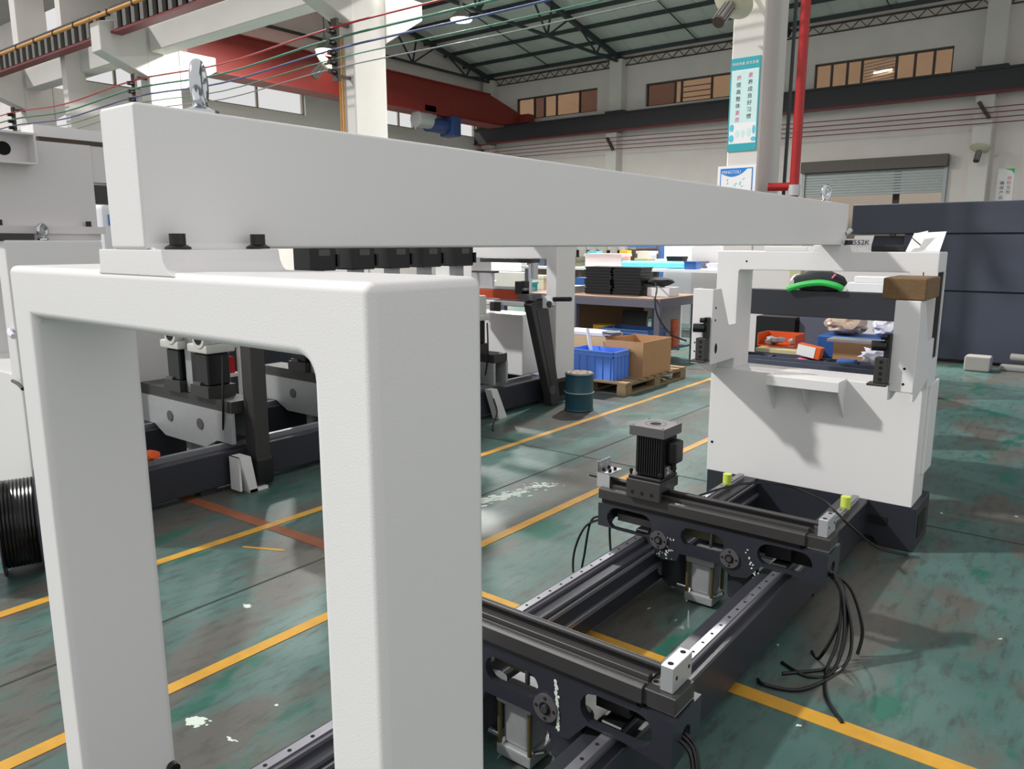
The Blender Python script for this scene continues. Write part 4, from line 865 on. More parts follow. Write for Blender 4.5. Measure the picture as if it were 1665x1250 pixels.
def u_frame(y0, y1, x0, x1, top, leg, bar, name, label, low=None):
    t = thing(name, label, 'portal frame', ((x0 + x1) / 2, (y0 + y1) / 2, 0.25))
    o = [(x0, 0.251), (x0, top), (x1, top), (x1, 0.251), (x1 - leg, 0.251), (x1 - leg, top - bar), (x0 + leg, top - bar), (x0 + leg, 0.251)]
    MB().prism(o, 'y', y0, y1).bevel(0.012, 2, 50).build('arch', 'white', t)
    if low: MB().box(x0 + leg, x1 - leg, y0 + 0.02, y1 - 0.04, 0.251, low).bevel(0.01, 2).build('lower_panel', 'white', t)
    return t
nf = u_frame(1.53, 2.02, -5.72, -4.5, 1.665, 0.12, 0.13, 'portal_frame', 'white portal frame of the second machine at the left edge, carrying a small eye bolt', 0.95)
MB().tube([(-4.53, 1.52, 1.20), (-4.47, 1.50, 1.19), (-4.40, 1.49, 1.18)], 0.015, k=8).build('air_hose', 'ragm', nf)
MB().tube([(-4.55, 1.51, 0.93), (-4.3, 1.45, 0.95), (-4.1, 1.40, 0.955)], 0.009, k=6).build('rod', 'black', nf)
ff = u_frame(6.43, 6.78, -5.72, -4.45, 1.68, 0.13, 0.19, 'portal_frame', 'white portal frame at the far end of the second machine, beside the blue crate')
MB().box(-5.58, -4.78, 6.30, 6.60, 0.27, 0.92).bevel(0.02, 2).build('lower_panel', 'white', ff)
c2 = thing('crossbeam', 'tall pale crossbeam of the second machine behind the portal frame', 'beam', (-4.75, 4, 1.67))
MB().box(-5.1, -4.63, 1.55, 2.06, 1.74, 2.19).build('end_casting', 'white2', c2, smooth=False)
MB().box(-5.1, -4.64, 2.06, 6.7, 1.99, 2.19).build('box_section', 'white2', c2, smooth=False)
MB().box(-5.1, -4.58, 1.50, 2.08, 1.70, 1.74).build('foot_plate', 'white2', c2, smooth=False)
MB().box(-5.1, -4.60, 1.55, 2.06, 1.6655, 1.70).build('spacer_plate', 'white2', c2, smooth=False)
MB().box(-4.80, -4.64, 1.78, 2.9, 2.215, 2.275).build('top_channel', 'white', c2, smooth=False)
MB().box(-4.9, -4.635, 1.80, 2.8, 2.191, 2.214).build('dark_gasket', 'brown', c2, smooth=False)
MB().box(-4.72, -4.64, 2.061, 2.3, 1.87, 1.975).build('dark_bracket', 'darkgrey', c2, smooth=False)
brk = MB().box(-4.63, -4.53, 1.40, 1.74, 2.055, 2.065)
brk.box(-4.63, -4.624, 1.40, 1.74, 2.065, 2.21); brk.box(-4.63, -4.53, 1.40, 1.75, 2.205, 2.215)
brk = brk.build('side_bracket', 'white2', c2, smooth=False)
MB().prism([(2.04, -4.42), (2.19, -4.42), (2.19, -4.503), (2.04, -4.503)], 'y', 1.695, 1.705) if False else None
MB().box(-4.623, -4.53, 1.735, 1.745, 2.065, 2.205).build('gusset', 'white2', brk, smooth=False)
MB().cyl((-4.6235, 1.62, 2.135), (-4.6215, 1.62, 2.135), 0.035, 20).build('bore', 'hole', brk, smooth=False)
for y in (1.555, 2.0): MB().cyl((-4.605, y, 1.74), (-4.605, y, 1.77), 0.014, 12).build('bolt_head', 'black', c2)
eye_bolt((-4.535, 1.73, 1.665), R(120), 1.1, 'small zinc eye bolt on the second machine at the left edge')
tag(MB().box(-4.59, -4.515, 1.50, 1.68, 1.6655, 1.698).build('stop_block', 'darkgrey', loc=(-4.56, 1.6, 1.665), smooth=False), 'flat dark stop block beside the small eye bolt', 'block')
bb = thing('blue_labelled_pack', 'white pack with a blue label glimpsed behind the crossbeam end', 'pack', (-6.2, 3.2, 1.1))
MB().box(-6.5, -6.0, 2.7, 3.2, 1.1, 1.95).bevel(0.06, 2).build('pack', 'whitebox', bb)
MB().box(-5.999, -5.995, 2.75, 3.15, 1.78, 1.86).build('blue_label', 'blueprint', bb, smooth=False)
MB().box(-6.6, -5.9, 2.6, 3.3, 0, 1.1).build('stand', 'white2', bb, smooth=False)

# silver carriages with stacked motors on the second machine
def head_unit(y, label):
    t = thing('drill_carriage', label, 'carriage', (-5.15, y, 0.27))
    x0, x1 = -5.8, -4.56
    MB().plate([(x0, 0.31), (x0, 0.52), (x1, 0.52), (x1, 0.31), (-4.75, 0.31), (-4.9, 0.24), (-5.45, 0.24), (-5.6, 0.31)], [circ(-5.35, 0.40, 0.03), circ(-4.97, 0.40, 0.03)], 'y', y - 0.09, y - 0.06).build('front_plate', 'castalu', t, smooth=False)
    MB().box(x0, x1, y + 0.1, y + 0.13, 0.31, 0.52).build('rear_plate', 'castalu', t, smooth=False)
    MB().box(x0, x1, y - 0.08, y + 0.12, 0.52, 0.60).build('axis_profile', 'darkgrey', t, smooth=False)
    for x in (-5.36, -4.95):
        MB().cyl((x, y - 0.095, 0.40), (x, y - 0.088, 0.40), 0.04, 18).build('hub', 'flange', t)
    for x in (-5.25, -5.08):
        MB().cyl((x, y + 0.02, 0.08), (x, y + 0.02, 0.30), 0.055, 16).build('air_cylinder', 'castalu', t)
    for x in (-5.25, -4.88):
        MB().box(x - 0.13, x + 0.10, y - 0.11, y + 0.10, 0.60, 0.68).build('slider_base', 'darkgrey', t, smooth=False)
        m_ = MB().box(x - 0.09, x + 0.08, y - 0.09, y + 0.08, 0.68, 0.905).bevel(0.01, 1).build('motor_body', 'black', t)
        MB().box(x - 0.095, x - 0.01, y - 0.105, y - 0.085, 0.62, 0.70).build('terminal_cover', 'flange', m_, smooth=False)
        h = MB().box(x - 0.12, x + 0.13, y - 0.12, y + 0.10, 0.91, 0.97); h.box(x - 0.08, x + 0.10, y - 0.08, y + 0.08, 0.97, 1.15); h.bevel(0.012, 2)
        h = h.build('head_casting', 'palegreen', t)
        MB().cyl((x + 0.04, y - 0.125, 1.02), (x + 0.04, y - 0.07, 1.02), 0.075, 22).build('spindle_boss', 'palegreen', h)
        MB().cyl((x + 0.04, y - 0.127, 1.02), (x + 0.04, y - 0.124, 1.02), 0.05, 20).build('spindle_bore', 'hole', h, smooth=False)
    x = -5.1
    u = MB().box(x - 0.115, x + 0.115, y - 0.13, y + 0.13, 1.43, 1.72).bevel(0.012, 1).build('upper_motor', 'black', t)
    MB().box(x + 0.1155, x + 0.117, y - 0.05, y + 0.06, 1.55, 1.60).build('nameplate', 'flange', u, smooth=False)
    MB().box(x + 0.06, x + 0.13, y + 0.125, y + 0.15, 1.46, 1.56).build('terminal_box', 'black', u, smooth=False)
    MB().box(x - 0.04, x + 0.04, y - 0.06, y + 0.06, 0.60, 1.43).build('spindle_column', 'castalu', t, smooth=False)
    MB().tube([(-4.66, y - 0.06, 0.9), (-4.62, y - 0.1, 0.62), (-4.66, y - 0.09, 0.4)], 0.008, k=6).build('cable', 'rubber', t)
    return t
h1 = head_unit(2.86, 'silver plate carriage with stacked black motors, nearest on the second machine')
for dy, l in ((1.08, 'second'), (1.50, 'third'), (1.92, 'fourth'), (2.33, 'fifth'), (2.78, 'last')):
    dup(h1, (0, dy, 0), 'silver plate carriage with stacked black motors, %s along the second machine from the left' % l)
# upright arm posts of the second machine
for y, l in ((2.86, 'dark upright arm with a white bracket at its foot, seen through the portal frame'),):
    a = thing('arm_post', l, 'post', (-4.5, y, 0.0))
    MB().box(-4.545, -4.42, y, y + 0.11, 0.12, 1.35).bevel(0.008, 1).build('post', 'darkgrey', a)
    MB().box(-4.55, -4.41, y - 0.01, y + 0.13, 0.02, 0.22).bevel(0.03, 2).build('pivot_foot', 'black', a)
    b = MB(); b.box(-4.53, -4.42, y - 0.14, y - 0.125, 0.02, 0.25); b.prism([(y - 0.14, 0.25), (y - 0.06, 0.25), (y - 0.02, 0.0), (y - 0.08, 0.0)], 'x', -4.53, -4.40); b.box(-4.53, -4.40, y - 0.08, y + 0.06, 0.0, 0.02)
    b.build('white_bracket', 'white', a, smooth=False)
for x0 in (-4.36,):
    a = thing('arm_post', 'leaning dark arm in front of the far white frame, left of the blue drum', 'post', (-4.4, 6.2, 0))
    MB().prism([(5.93, 1.06), (6.02, 1.12), (6.14, 1.12), (6.22, 1.04), (6.44, 0.10), (6.42, 0.0), (6.30, 0.0), (6.26, 0.12)], 'x', -4.49, -4.40).bevel(0.01, 2).build('arm', 'darkgrey', a)
    MB().prism([(6.02, 1.0), (6.13, 1.0), (6.32, 0.22), (6.29, 0.2)], 'x', -4.402, -4.396).build('rib', 'dark', a, smooth=False)
    MB().cyl((-4.41, 6.30, 0.17), (-4.39, 6.30, 0.17), 0.05, 20).build('pivot', 'flange', a)
rc = thing('pressure_roller_unit', 'orange red roller bar unit in front of the far white frame of the second machine', 'roller unit', (-4.9, 6.05, 1.0))
MB().box(-5.5, -4.55, 5.98, 6.12, 1.10, 1.19).bevel(0.01, 2).build('roller_bar', 'orangered', rc)
MB().box(-5.5, -4.52, 5.99, 6.16, 1.195, 1.215).build('top_strip', 'alu', rc, smooth=False)
MB().box(-5.5, -4.50, 5.94, 6.10, 1.035, 1.085).bevel(0.008, 1).build('rail_bar', 'whitebox', rc)
MB().box(-4.90, -4.78, 5.91, 5.94, 0.98, 1.07).build('clamp', 'darkgrey', rc, smooth=False)
MB().box(-4.57, -4.40, 5.95, 6.10, 1.10, 1.16).build('end_bracket', 'flange', rc, smooth=False)
MB().box(-4.62, -4.55, 5.96, 6.12, 1.16, 1.28).build('end_stop', 'black', rc, smooth=False)
MB().cyl((-4.50, 6.05, 1.16), (-4.50, 6.05, 1.45), 0.02, 12).build('guide_rod', 'chrome', rc)
MB().cyl((-4.45, 6.05, 1.30), (-4.45, 6.05, 1.46), 0.035, 14).build('lift_cylinder', 'alu', rc)
MB().box(-5.1, -4.45, 6.0, 6.14, 1.46, 1.50).build('upper_rail', 'darkgrey', rc, smooth=False)
for x in (-5.2, -5.0): MB().cyl((x, 6.08, 1.215), (x, 6.08, 1.35), 0.018, 12).build('post', 'alu', rc)
MB().box(-5.25, -4.95, 6.04, 6.12, 1.35, 1.37).build('bridge', 'darkgrey', rc, smooth=False)
MB().prism([(-4.49, 1.02), (-4.30, 1.02), (-4.27, 1.08), (-4.30, 1.14), (-4.49, 1.14)], 'y', 6.12, 6.15).build('cheek_plate', 'whitebox', rc, smooth=False)
MB().cyl((-4.31, 6.11, 1.06), (-4.31, 6.155, 1.06), 0.035, 18).build('bearing', 'chrome', rc)
MB().cyl((-4.28, 6.14, 1.11), (-4.08, 6.14, 1.12), 0.022, 14).build('grip', 'fabric', rc)
MB().box(-4.95, -4.50, 6.02, 6.10, 0.1, 1.04).build('stand', 'white2', rc, smooth=False) if False else None
tag(MB().prism([(5.38, 0.30), (5.47, 0.30), (5.62, 0.0), (5.50, 0.0)], 'x', -4.53, -4.45).build('foot_bracket', 'white', loc=(-4.5, 5.5, 0), smooth=False), 'white foot bracket on the floor by the bed of the second machine', 'bracket')
tag(MB().tube([(-4.44, 5.40, 0.22), (-4.38, 5.38, 0.1), (-4.36, 5.30, 0.008), (-4.2, 5.1, 0.006)], 0.008, k=6).build('black_cable', 'rubber', loc=(-4.4, 5.38, 0.1)), 'thin black cable by the white foot bracket of the second machine', 'cable')
tag(MB().blob((-4.66, 2.25, 0.335), 0.07, 0.06, 0.03, 0.25, 2, 6).build('orange_hose', 'orange', loc=(-4.66, 2.25, 0.3)), 'coil of orange hose on the bed of the second machine', 'hose')

# cable reel and low bits at the left edge
rl = thing('cable_reel', 'black wound cable reel with smoky flanges at the left edge', 'reel', (-4.22, 1.36, 0))
ax = Vector((0.35, 0.94, 0)).normalized(); c0 = Vector((-4.22, 1.36, 0.262))
MB().cyl(c0 - ax * 0.075, c0 + ax * 0.075, 0.215, 40).build('winding', 'rubber', rl)
for s in (-1, 1): MB().cyl(c0 + ax * 0.078 * s, c0 + ax * 0.084 * s, 0.26, 44).build('flange', 'reelcl', rl)
b = MB()
for k in range(9): b.torus(c0 + ax * (-0.064 + 0.016 * k), ax, 0.214, 0.008, 40, 6)
b.build('cable_turn', 'rubber', rl)
MB().cyl(c0 - ax * 0.26, c0 + ax * 0.1, 0.012, 10).build('axle', 'black', rl)
tag(MB().box(-4.45, -3.9, 0.98, 1.03, 0.0, 0.1).build('steel_angle', 'darkgrey', loc=(-4.2, 1.0, 0), smooth=False), 'dark steel bar on the floor below the cable reel', 'bar')
tag(MB().box(-4.47, -4.30, 0.9, 1.15, 0.0, 0.56).bevel(0.02, 1).build('white_cover', 'white2', loc=(-4.4, 1.0, 0)), 'low white cover at the far left edge beside the cable reel', 'cover')

# red and white tool rack behind the second machine
rk = thing('parts_rack', 'red and white shelving rack behind the second machine', 'rack', (-7.2, 3.95, 0))
for y in (3.5, 4.4):
    for x in (-7.4, -7.0): MB().box(x - 0.02, x + 0.02, y - 0.02, y + 0.02, 0, 1.3).build('upright', 'white2', rk, smooth=False)
for z in (0.3, 0.6, 0.9, 1.2): MB().box(-7.4, -7.0, 3.48, 4.42, z, z + 0.03).build('shelf', 'white2', rk, smooth=False)
for z in (0.33, 0.63, 0.93):
    for k in range(5): tag(MB().box(-7.3, -7.05, 3.53 + k * 0.175, 3.67 + k * 0.175, z + 0.001, z + 0.17).build('red_bin', 'redpipe', loc=(-7.2, 3.6 + k * 0.175, z), smooth=False), 'small red bin on the white shelving rack, %s shelf, %s from the left' % ({0.33: 'lowest', 0.63: 'middle', 0.93: 'upper'}[z], ['first', 'second', 'third', 'fourth', 'fifth'][k]), 'bin', 'red bins on the shelving rack')

sm = thing('shop_machine', 'long dark machine with pale covers close behind the second machine', 'machine', (-8.0, 6.4, 0))
MB().box(-8.6, -7.5, 4.6, 8.6, 0, 0.75).bevel(0.02, 1).build('base', 'dark', sm)
for k in range(5): MB().box(-8.5, -7.6, 4.75 + k * 0.76, 5.35 + k * 0.76, 0.75, 1.05 + 0.1 * (k % 2)).bevel(0.03, 2).build('cover', ['white2', 'darkgrey', 'white2', 'black', 'white2'][k], sm)
MB().box(-7.52, -7.42, 4.7, 8.5, 0.55, 0.65).build('rail', 'greysteel', sm, smooth=False)

# ================================================================== PALLET, CRATES, DRUM
dr = thing('steel_drum', 'small teal steel drum with a dusty lid beside the far white frame', 'drum', (-4.09, 6.33, 0))
MB().lathe([(0.135, 0), (0.147, 0.01), (0.14, 0.02), (0.14, 0.17), (0.147, 0.185), (0.14, 0.20), (0.14, 0.355), (0.148, 0.365), (0.146, 0.375), (0.13, 0.378)], (-4.09, 6.33, 0), n=36).build('body', 'drum', dr)
MB().cyl((-4.09, 6.33, 0.3781), (-4.09, 6.33, 0.384), 0.128, 32).build('lid', 'lid', dr)
MB().torus((-4.09, 6.33, 0.186), (0, 0, 1), 0.143, 0.006, 36, 6).build('hoop', 'castalu', dr)
for k in range(6): MB().blob((-4.09 + 0.09 * math.cos(k), 6.33 + 0.09 * math.sin(k), 0.388), 0.012, 0.012, 0.006, 0.2, 1, k).build('screw', 'lid', dr)

pl = thing('wooden_pallet', 'weathered wooden pallet beside the yellow line, carrying the blue crate', 'pallet', (-4.55, 8.0, 0))
for k in range(9): MB().box(-5.05, -4.06, 7.22 + k * 0.172, 7.34 + k * 0.172, 0.118, 0.14).build('board', 'pallet', pl, smooth=False)
for x in (-5.0, -4.56, -4.12): MB().box(x - 0.05, x + 0.05, 7.22, 8.72, 0.098, 0.117).build('stringer', 'pallet', pl, smooth=False)
for x in (-5.0, -4.56, -4.12):
    for y in (7.29, 7.97, 8.65): MB().box(x - 0.055, x + 0.055, y - 0.07, y + 0.07, 0.018, 0.097).build('block', 'pallet', pl, smooth=False)
for x in (-5.0, -4.56, -4.12): MB().box(x - 0.055, x + 0.055, 7.22, 8.72, 0, 0.0175).build('runner', 'pallet', pl, smooth=False)

def crate(x0, x1, y0, y1, z0, h, m, label, loc=None):
    t = thing('plastic_crate', label, 'crate', ((x0 + x1) / 2, (y0 + y1) / 2, z0)); w_ = 0.008
    b = MB(); b.box(x0, x1, y0, y1, z0, z0 + w_)
    b.box(x0, x1, y0, y0 + w_, z0 + w_, z0 + h); b.box(x0, x1, y1 - w_, y1, z0 + w_, z0 + h); b.box(x0, x0 + w_, y0 + w_, y1 - w_, z0 + w_, z0 + h); b.box(x1 - w_, x1, y0 + w_, y1 - w_, z0 + w_, z0 + h)
    b.build('tub', m, t, smooth=False)
    b = MB()
    for z in (z0 + h - 0.016, z0 + h - 0.06): b.box(x0 - 0.012, x1 + 0.012, y0 - 0.012, y0, z, z + 0.012); b.box(x1, x1 + 0.012, y0 - 0.012, y1 + 0.012, z, z + 0.012); b.box(x0 - 0.012, x0, y0 - 0.012, y1 + 0.012, z, z + 0.012); b.box(x0 - 0.012, x1 + 0.012, y1, y1 + 0.012, z, z + 0.012)
    b.build('rim', m, t, smooth=False)
    n = 6
    for k in range(n):
        x = x0 + 0.03 + (x1 - x0 - 0.068) * k / (n - 1)
        MB().box(x, x + 0.008, y0 - 0.011, y0, z0 + 0.01, z0 + h - 0.06).build('rib', m, t, smooth=False)
    for k in range(5):
        y = y0 + 0.02 + (y1 - y0 - 0.048) * k / 4
        MB().box(x1, x1 + 0.011, y, y + 0.008, z0 + 0.01, z0 + h - 0.06).build('rib', m, t, smooth=False)
    return t
crate(-4.84, -4.26, 7.27, 7.63, 0.1405, 0.32, 'crate', 'bright blue plastic crate on the near end of the wooden pallet')
crate(-5.60, -5.10, 7.32, 7.62, 0.0, 0.46, 'crate', 'second bright blue crate half hidden at the left of the pallet')
tag(MB().bar((-4.60, 7.45, 0.17), (-4.80, 7.58, 0.66), 0.035, 0.02).build('plastic_strip', 'whitebox', loc=(-4.6, 7.45, 0.17), smooth=False), 'white plastic strip standing up out of the bright blue crate', 'strip')
def carton(x0, x1, y0, y1, z0, h, m, label, flaps=False):
    t = thing('carton', label, 'carton', ((x0 + x1) / 2, (y0 + y1) / 2, z0)); w_ = 0.006
    b = MB(); b.box(x0, x1, y0, y1, z0, z0 + w_)
    b.box(x0, x1, y0, y0 + w_, z0 + w_, z0 + h); b.box(x0, x1, y1 - w_, y1, z0 + w_, z0 + h); b.box(x0, x0 + w_, y0 + w_, y1 - w_, z0 + w_, z0 + h); b.box(x1 - w_, x1, y0 + w_, y1 - w_, z0 + w_, z0 + h)
    b.build('box', m, t, smooth=False)
    return t
k1 = carton(-4.60, -4.10, 7.66, 8.36, 0.1405, 0.40, 'cardboard', 'open brown carton on the pallet behind the blue crate')
k2 = carton(-5.3, -4.62, 7.70, 8.10, 0.1405, 0.42, 'cardlight', 'pale carton with foam strips on the pallet, left of the open brown carton')
tag(MB().box(-5.28, -4.64, 7.72, 8.08, 0.5625, 0.60).build('foam_strip', 'ragm', loc=(-5.0, 7.9, 0.56), smooth=False), 'pale foam strip across the pale carton', 'foam')
tag(MB().blob((-4.60, 7.80, 0.60), 0.13, 0.12, 0.035, 0.18, 2, 14).build('grey_bag', 'tablesteel', loc=(-4.6, 7.8, 0.57)), 'shiny grey bag between the two cartons on the pallet', 'bag')
carton(-5.85, -5.35, 8.2, 8.6, 0.0, 0.50, 'cardlight', 'pale carton on the floor behind the pallet, left of the yellow reel')

# steel table with black trays
tb_ = thing('steel_table', 'grey steel table with a worn brown top, carrying two stacks of black trays', 'table', (-5.9, 9.7, 0))
TX0, TX1, TY0, TY1, TZ = -7.3, -4.62, 9.05, 10.25, 0.93
MB().box(TX0, TX1, TY0, TY1, TZ - 0.02, TZ).build('table_top', 'tabletop', tb_, smooth=False)
for y in (TY0, TY1 - 0.06): MB().box(TX0, TX1, y, y + 0.06, TZ - 0.12, TZ - 0.02).build('rail', 'tablesteel', tb_, smooth=False)
for x in (TX0, TX1 - 0.06): MB().box(x, x + 0.06, TY0 + 0.06, TY1 - 0.06, TZ - 0.12, TZ - 0.02).build('rail', 'tablesteel', tb_, smooth=False)
for x in (TX0, -6.0, TX1 - 0.08):
    for y in (TY0, TY1 - 0.08): MB().box(x, x + 0.08, y, y + 0.08, 0, TZ - 0.12).build('leg', 'tablesteel', tb_, smooth=False)
MB().box(TX0 + 0.05, TX1 - 0.05, TY0 + 0.05, TY1 - 0.05, 0.2, 0.225).build('lower_shelf', 'tablesteel', tb_, smooth=False)
tag(MB().box(-6.9, -5.35, 9.95, 10.0, 0.226, 0.80).build('brown_board', 'woodblock', loc=(-6.1, 9.95, 0.226), smooth=False), 'large brown board leaning under the steel table', 'board')
crate(-5.55, -4.80, 9.1, 9.6, 0.226, 0.27, 'crate2', 'dull blue crate on the lower shelf of the steel table')
tag(MB().cyl((-5.7, 9.45, 0.226), (-5.7, 9.45, 0.50), 0.16, 24).build('yellow_reel', 'yellowplastic', loc=(-5.7, 9.45, 0.226)), 'yellow wire reel on the lower shelf of the steel table', 'reel')
tag(MB().box(-5.55, -5.15, 9.68, 9.73, 0.24, 0.70, rot=Matrix.Rotation(R(-12), 3, 'X')).build('black_panel', 'black', loc=(-5.35, 9.7, 0.25), smooth=False), 'black panel tilted under the steel table', 'panel')  # black panel leaning under the table
tag(MB().box(-5.25, -4.9, 10.26, 10.3, 0.1, 0.9).build('white_switch_box', 'whitebox', loc=(-5.1, 10.28, 0.1), smooth=False), 'white panel with a lever behind the steel table', 'panel')
cm = thing('copper_mesh_roll', 'orange mesh roll under the right end of the steel table', 'roll', (-4.755, 9.78, 0.2255))
MB().cyl((-4.755, 9.78, 0.2256), (-4.755, 9.78, 0.60), 0.055, 20).build('roll', 'copper', cm)
b = MB()
for k in range(6): b.torus((-4.755, 9.78, 0.25 + k * 0.062), (0, 0, 1), 0.056, 0.005, 20, 6)
b.build('wire_ring', 'orange', cm)
for s, (x, lab) in enumerate(((-5.80, 'left'), (-5.33, 'right'))):
    for k in range(9):
        dx = random.uniform(-0.015, 0.015)
        t = MB().box(x - 0.21 + dx, x + 0.21 + dx, 9.42, 9.74, TZ + 0.001 + k * 0.043, TZ + 0.028 + k * 0.043).build('black_tray', 'blackplastic', loc=(x, 9.58, TZ + k * 0.043), smooth=False)
        tag(t, 'black plastic tray in the %s stack on the steel table, %s' % (lab, ['bottommost', 'second from the bottom', 'third from the bottom', 'fourth from the bottom', 'in the middle', 'fourth from the top', 'third from the top', 'second from the top', 'topmost'][k]), 'tray', 'trays in the %s stack' % lab)
        MB().box(x - 0.22 + dx, x + 0.22 + dx, 9.41, 9.75, TZ + 0.028 + k * 0.043, TZ + 0.043 + k * 0.043).build('tray_rim', 'black', t, smooth=False)
tag(MB().box(-5.05, -4.72, 9.5, 9.8, TZ + 0.001, TZ + 0.12).build('white_carton', 'whitebox', loc=(-4.9, 9.6, TZ), smooth=False), 'white box right of the black tray stacks', 'box')
tag(MB().blob((-4.92, 9.62, TZ + 0.19), 0.19, 0.14, 0.068, 0.12, 2, 8).build('cable_coil', 'fabric', loc=(-4.9, 9.6, TZ + 0.12)), 'tangle of dark cables on the white box', 'cables')
tag(MB().tube([(-4.95, 9.5, TZ + 0.2), (-4.75, 9.2, TZ + 0.12), (-4.68, 9.02, TZ - 0.02), (-4.60, 8.98, 0.7), (-4.40, 8.95, 0.5), (-4.2, 9.0, 0.42)], 0.012, k=6).build('hanging_cable', 'rubber', loc=(-4.7, 9.1, TZ)), 'black cable hanging off the right end of the steel table', 'cable')
tag(MB().box(-6.6, -6.15, 9.3, 9.7, TZ + 0.001, TZ + 0.10).build('metal_part', 'castalu', loc=(-6.4, 9.5, TZ), smooth=False), 'pale metal casting left of the black tray stacks', 'casting')
tag(MB().box(-6.5, -6.25, 9.9, 10.1, TZ + 0.001, TZ + 0.2).build('blue_box', 'bluebox', loc=(-6.4, 10, TZ), smooth=False), 'blue box behind the left tray stack', 'box')

# back tables with boxes
b3 = thing('back_bench', 'pale bench far behind the steel table, carrying boxes', 'bench', (-7, 13, 0))
MB().box(-9.6, -4.4, 12.6, 13.6, 1.14, 1.19).build('bench_top', 'whitebox', b3, smooth=False)
MB().box(-9.5, -4.5, 12.75, 13.5, 0.6, 0.64).build('shelf', 'tablesteel', b3, smooth=False)
for x in (-9.5, -7.0, -4.55):
    for y in (12.68, 13.5): MB().box(x - 0.04, x + 0.04, y - 0.04, y + 0.04, 0, 1.14).build('leg', 'tablesteel', b3, smooth=False)
BX = [(-8.15, -7.35, 12.75, 13.1, 1.191, 1.45, 'pinkbox', 'pale pink lidded box on the far bench'), (-9.1, -8.4, 12.8, 13.2, 1.191, 1.36, 'olive', 'olive box at the left of the far bench'),
      (-7.2, -6.95, 13.1, 13.4, 1.191, 1.5, 'whitebox', 'small white bottle box behind the blue roll'), (-6.5, -5.95, 13.2, 13.5, 1.191, 1.32, 'tablesteel', 'grey part box on the far bench'),
      (-5.6, -4.8, 12.7, 13.2, 1.191, 1.30, 'ragm', 'pale wrapped pack on the right of the far bench')]
for x0, x1, y0, y1, z0, z1, m_, l in BX:
    t = thing('storage_box', l, 'box', ((x0 + x1) / 2, (y0 + y1) / 2, z0))
    MB().box(x0, x1, y0, y1, z0, z1 - 0.05).build('box', m_, t, smooth=False); MB().box(x0 - 0.02, x1 + 0.02, y0 - 0.02, y1 + 0.02, z1 - 0.05, z1).build('lid', m_, t, smooth=False)
tag(MB().cyl((-7.3, 12.75, 1.26), (-6.0, 12.8, 1.26), 0.065, 16).build('blue_roll', 'cyanprint', loc=(-6.6, 12.8, 1.2)), 'long pale blue wrapped roll on the far bench', 'roll')
wc = thing('white_cabinet', 'white cabinet standing at the far bench, left of the dark machine', 'cabinet', (-6.5, 14.2, 0))
MB().box(-7.0, -5.75, 13.8, 14.4, 0, 1.95).bevel(0.02, 1).build('body', 'whitebox', wc); MB().box(-6.95, -6.4, 13.785, 13.8, 0.1, 1.9).build('door', 'whitebox', wc, smooth=False)
MB().box(-6.38, -5.8, 13.785, 13.8, 0.1, 1.9).build('door', 'white2', wc, smooth=False)
dm = thing('dark_machine', 'dark slate machine table behind the far bench at right', 'machine', (-4.9, 14.6, 0))
MB().box(-5.7, -3.2, 14.2, 15.2, 0, 1.72).bevel(0.02, 1).build('body', 'slate', dm)
MB().box(-5.7, -3.2, 14.0, 14.25, 1.24, 1.3).build('ledge', 'whitebox', dm, smooth=False)
MB().cyl((-5.0, 14.1, 1.55), (-5.0, 14.2, 1.55), 0.09, 16).build('hand_wheel', 'black', dm)
ys = thing('yellow_caddy', 'yellow T shaped caddy on the dark machine ledge', 'caddy', (-5.35, 14.1, 1.3))
MB().box(-5.45, -5.25, 14.03, 14.13, 1.3005, 1.47).build('post', 'yellowplastic', ys, smooth=False); MB().box(-5.6, -5.12, 14.02, 14.14, 1.47, 1.51).build('top', 'yellowplastic', ys, smooth=False)
lm = thing('lathe', 'dark machine tool with ribs behind the far bench at left', 'machine', (-9.5, 15, 0))
MB().box(-10.9, -8.0, 14.5, 15.5, 0, 1.55).bevel(0.03, 1).build('bed', 'brown', lm); MB().box(-10.8, -8.2, 14.4, 14.5, 1.5, 1.65).build('rail', 'castalu', lm, smooth=False)
for k in range(9): MB().box(-10.6 + k * 0.26, -10.48 + k * 0.26, 14.3, 14.4, 1.35, 1.6).build('jaw', 'concgrey', lm, smooth=False)
bg_ = thing('blue_grey_cabinet', 'blue grey cabinet behind the pink lidded box', 'cabinet', (-8, 16, 0))
MB().box(-9.0, -7.3, 15.8, 16.4, 0, 1.95).bevel(0.02, 1).build('body', 'tablesteel', bg_)
for k in range(2): MB().box(-8.95 + k * 0.85, -8.2 + k * 0.85, 15.78, 15.8, 0.1, 1.85).build('door', 'crate2', bg_, smooth=False)
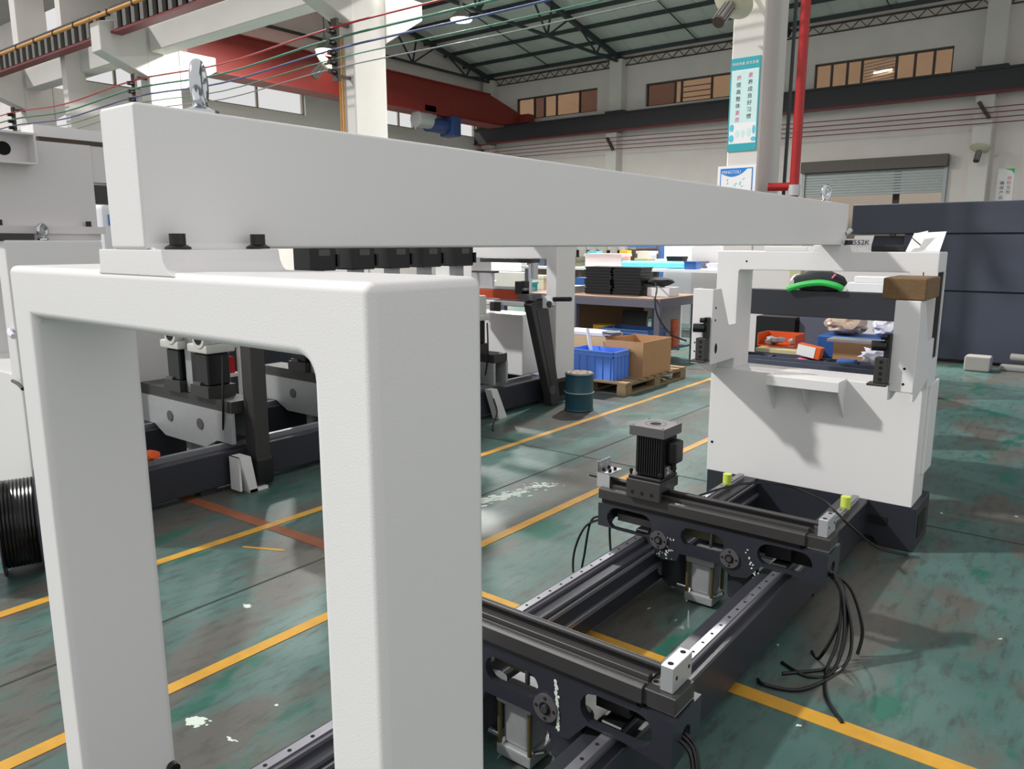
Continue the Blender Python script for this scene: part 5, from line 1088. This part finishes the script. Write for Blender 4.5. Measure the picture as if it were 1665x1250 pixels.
for (x, y, w_, h_, m_, l) in ((-12.5, 14, 1.6, 1.4, 'white2', 'pale machine cover far left behind the second machine'), (-14.5, 18, 2.4, 1.5, 'concgrey', 'grey machine far back on the shop floor'), (-10.5, 20, 3.0, 1.6, 'white2', 'white machine far back by the far wall'), (-11, 9.5, 1.6, 1.3, 'dark', 'dark machine behind the second machine')):
    t = thing('shop_machine', l, 'machine', (x, y, 0))
    MB().box(x - w_ / 2, x + w_ / 2, y - 0.4, y + 0.4, 0, h_ * 0.55).bevel(0.02, 1).build('base', m_, t); MB().box(x - w_ / 2 + 0.2, x + w_ / 2 - 0.2, y - 0.3, y + 0.3, h_ * 0.55, h_).bevel(0.03, 1).build('hood', 'white2', t)

# more clutter on the far bench and the steel table
CL2 = [('orange', 'orange', 'far bench beside the pink lidded box', -7.3, 12.95, 1.1905, 0.14, 0.12, 0.12), ('white', 'whitebox', 'far bench at its middle', -6.75, 13.35, 1.1905, 0.3, 0.2, 0.16), ('blue', 'bluebox', 'far bench near its right end', -5.9, 12.75, 1.1905, 0.22, 0.2, 0.14),
       ('black', 'black', 'far bench between white packs', -6.3, 12.95, 1.1905, 0.3, 0.2, 0.22), ('grey', 'concgrey', 'far bench right corner', -5.0, 13.3, 1.1905, 0.3, 0.2, 0.26), ('tan', 'cardlight', 'far bench behind the blue roll', -7.0, 12.98, 1.1905, 0.25, 0.2, 0.18),
       ('teal', 'teal', 'steel table left end', -7.0, 9.35, 0.9305, 0.22, 0.2, 0.14), ('red', 'redpipe', 'steel table behind the left tray stack', -6.75, 10.0, 0.9305, 0.2, 0.18, 0.17), ('cream', 'dish', 'steel table near its left leg', -7.1, 9.85, 0.9305, 0.25, 0.25, 0.22),
       ('slate', 'slate', 'far bench left end', -9.35, 13.0, 1.1905, 0.3, 0.3, 0.3), ('pale blue', 'cyanprint', 'far bench left of the olive box', -8.28, 13.3, 1.1905, 0.2, 0.2, 0.3), ('yellow', 'yellowplastic', 'far bench behind the pink lidded box', -7.6, 13.35, 1.1905, 0.15, 0.15, 0.32)]
for c_, m_, where, x, y, z, a_, b_, h_ in CL2:
    t = thing('small_box', 'small %s box on the %s' % (c_, where), 'box', (x, y, z))
    MB().box(x - a_ / 2, x + a_ / 2, y - b_ / 2, y + b_ / 2, z, z + h_ * 0.8).build('box', m_, t, smooth=False)
    MB().box(x - a_ / 2 - 0.01, x + a_ / 2 + 0.01, y - b_ / 2 - 0.01, y + b_ / 2 + 0.01, z + h_ * 0.8, z + h_).build('lid', m_, t, smooth=False)
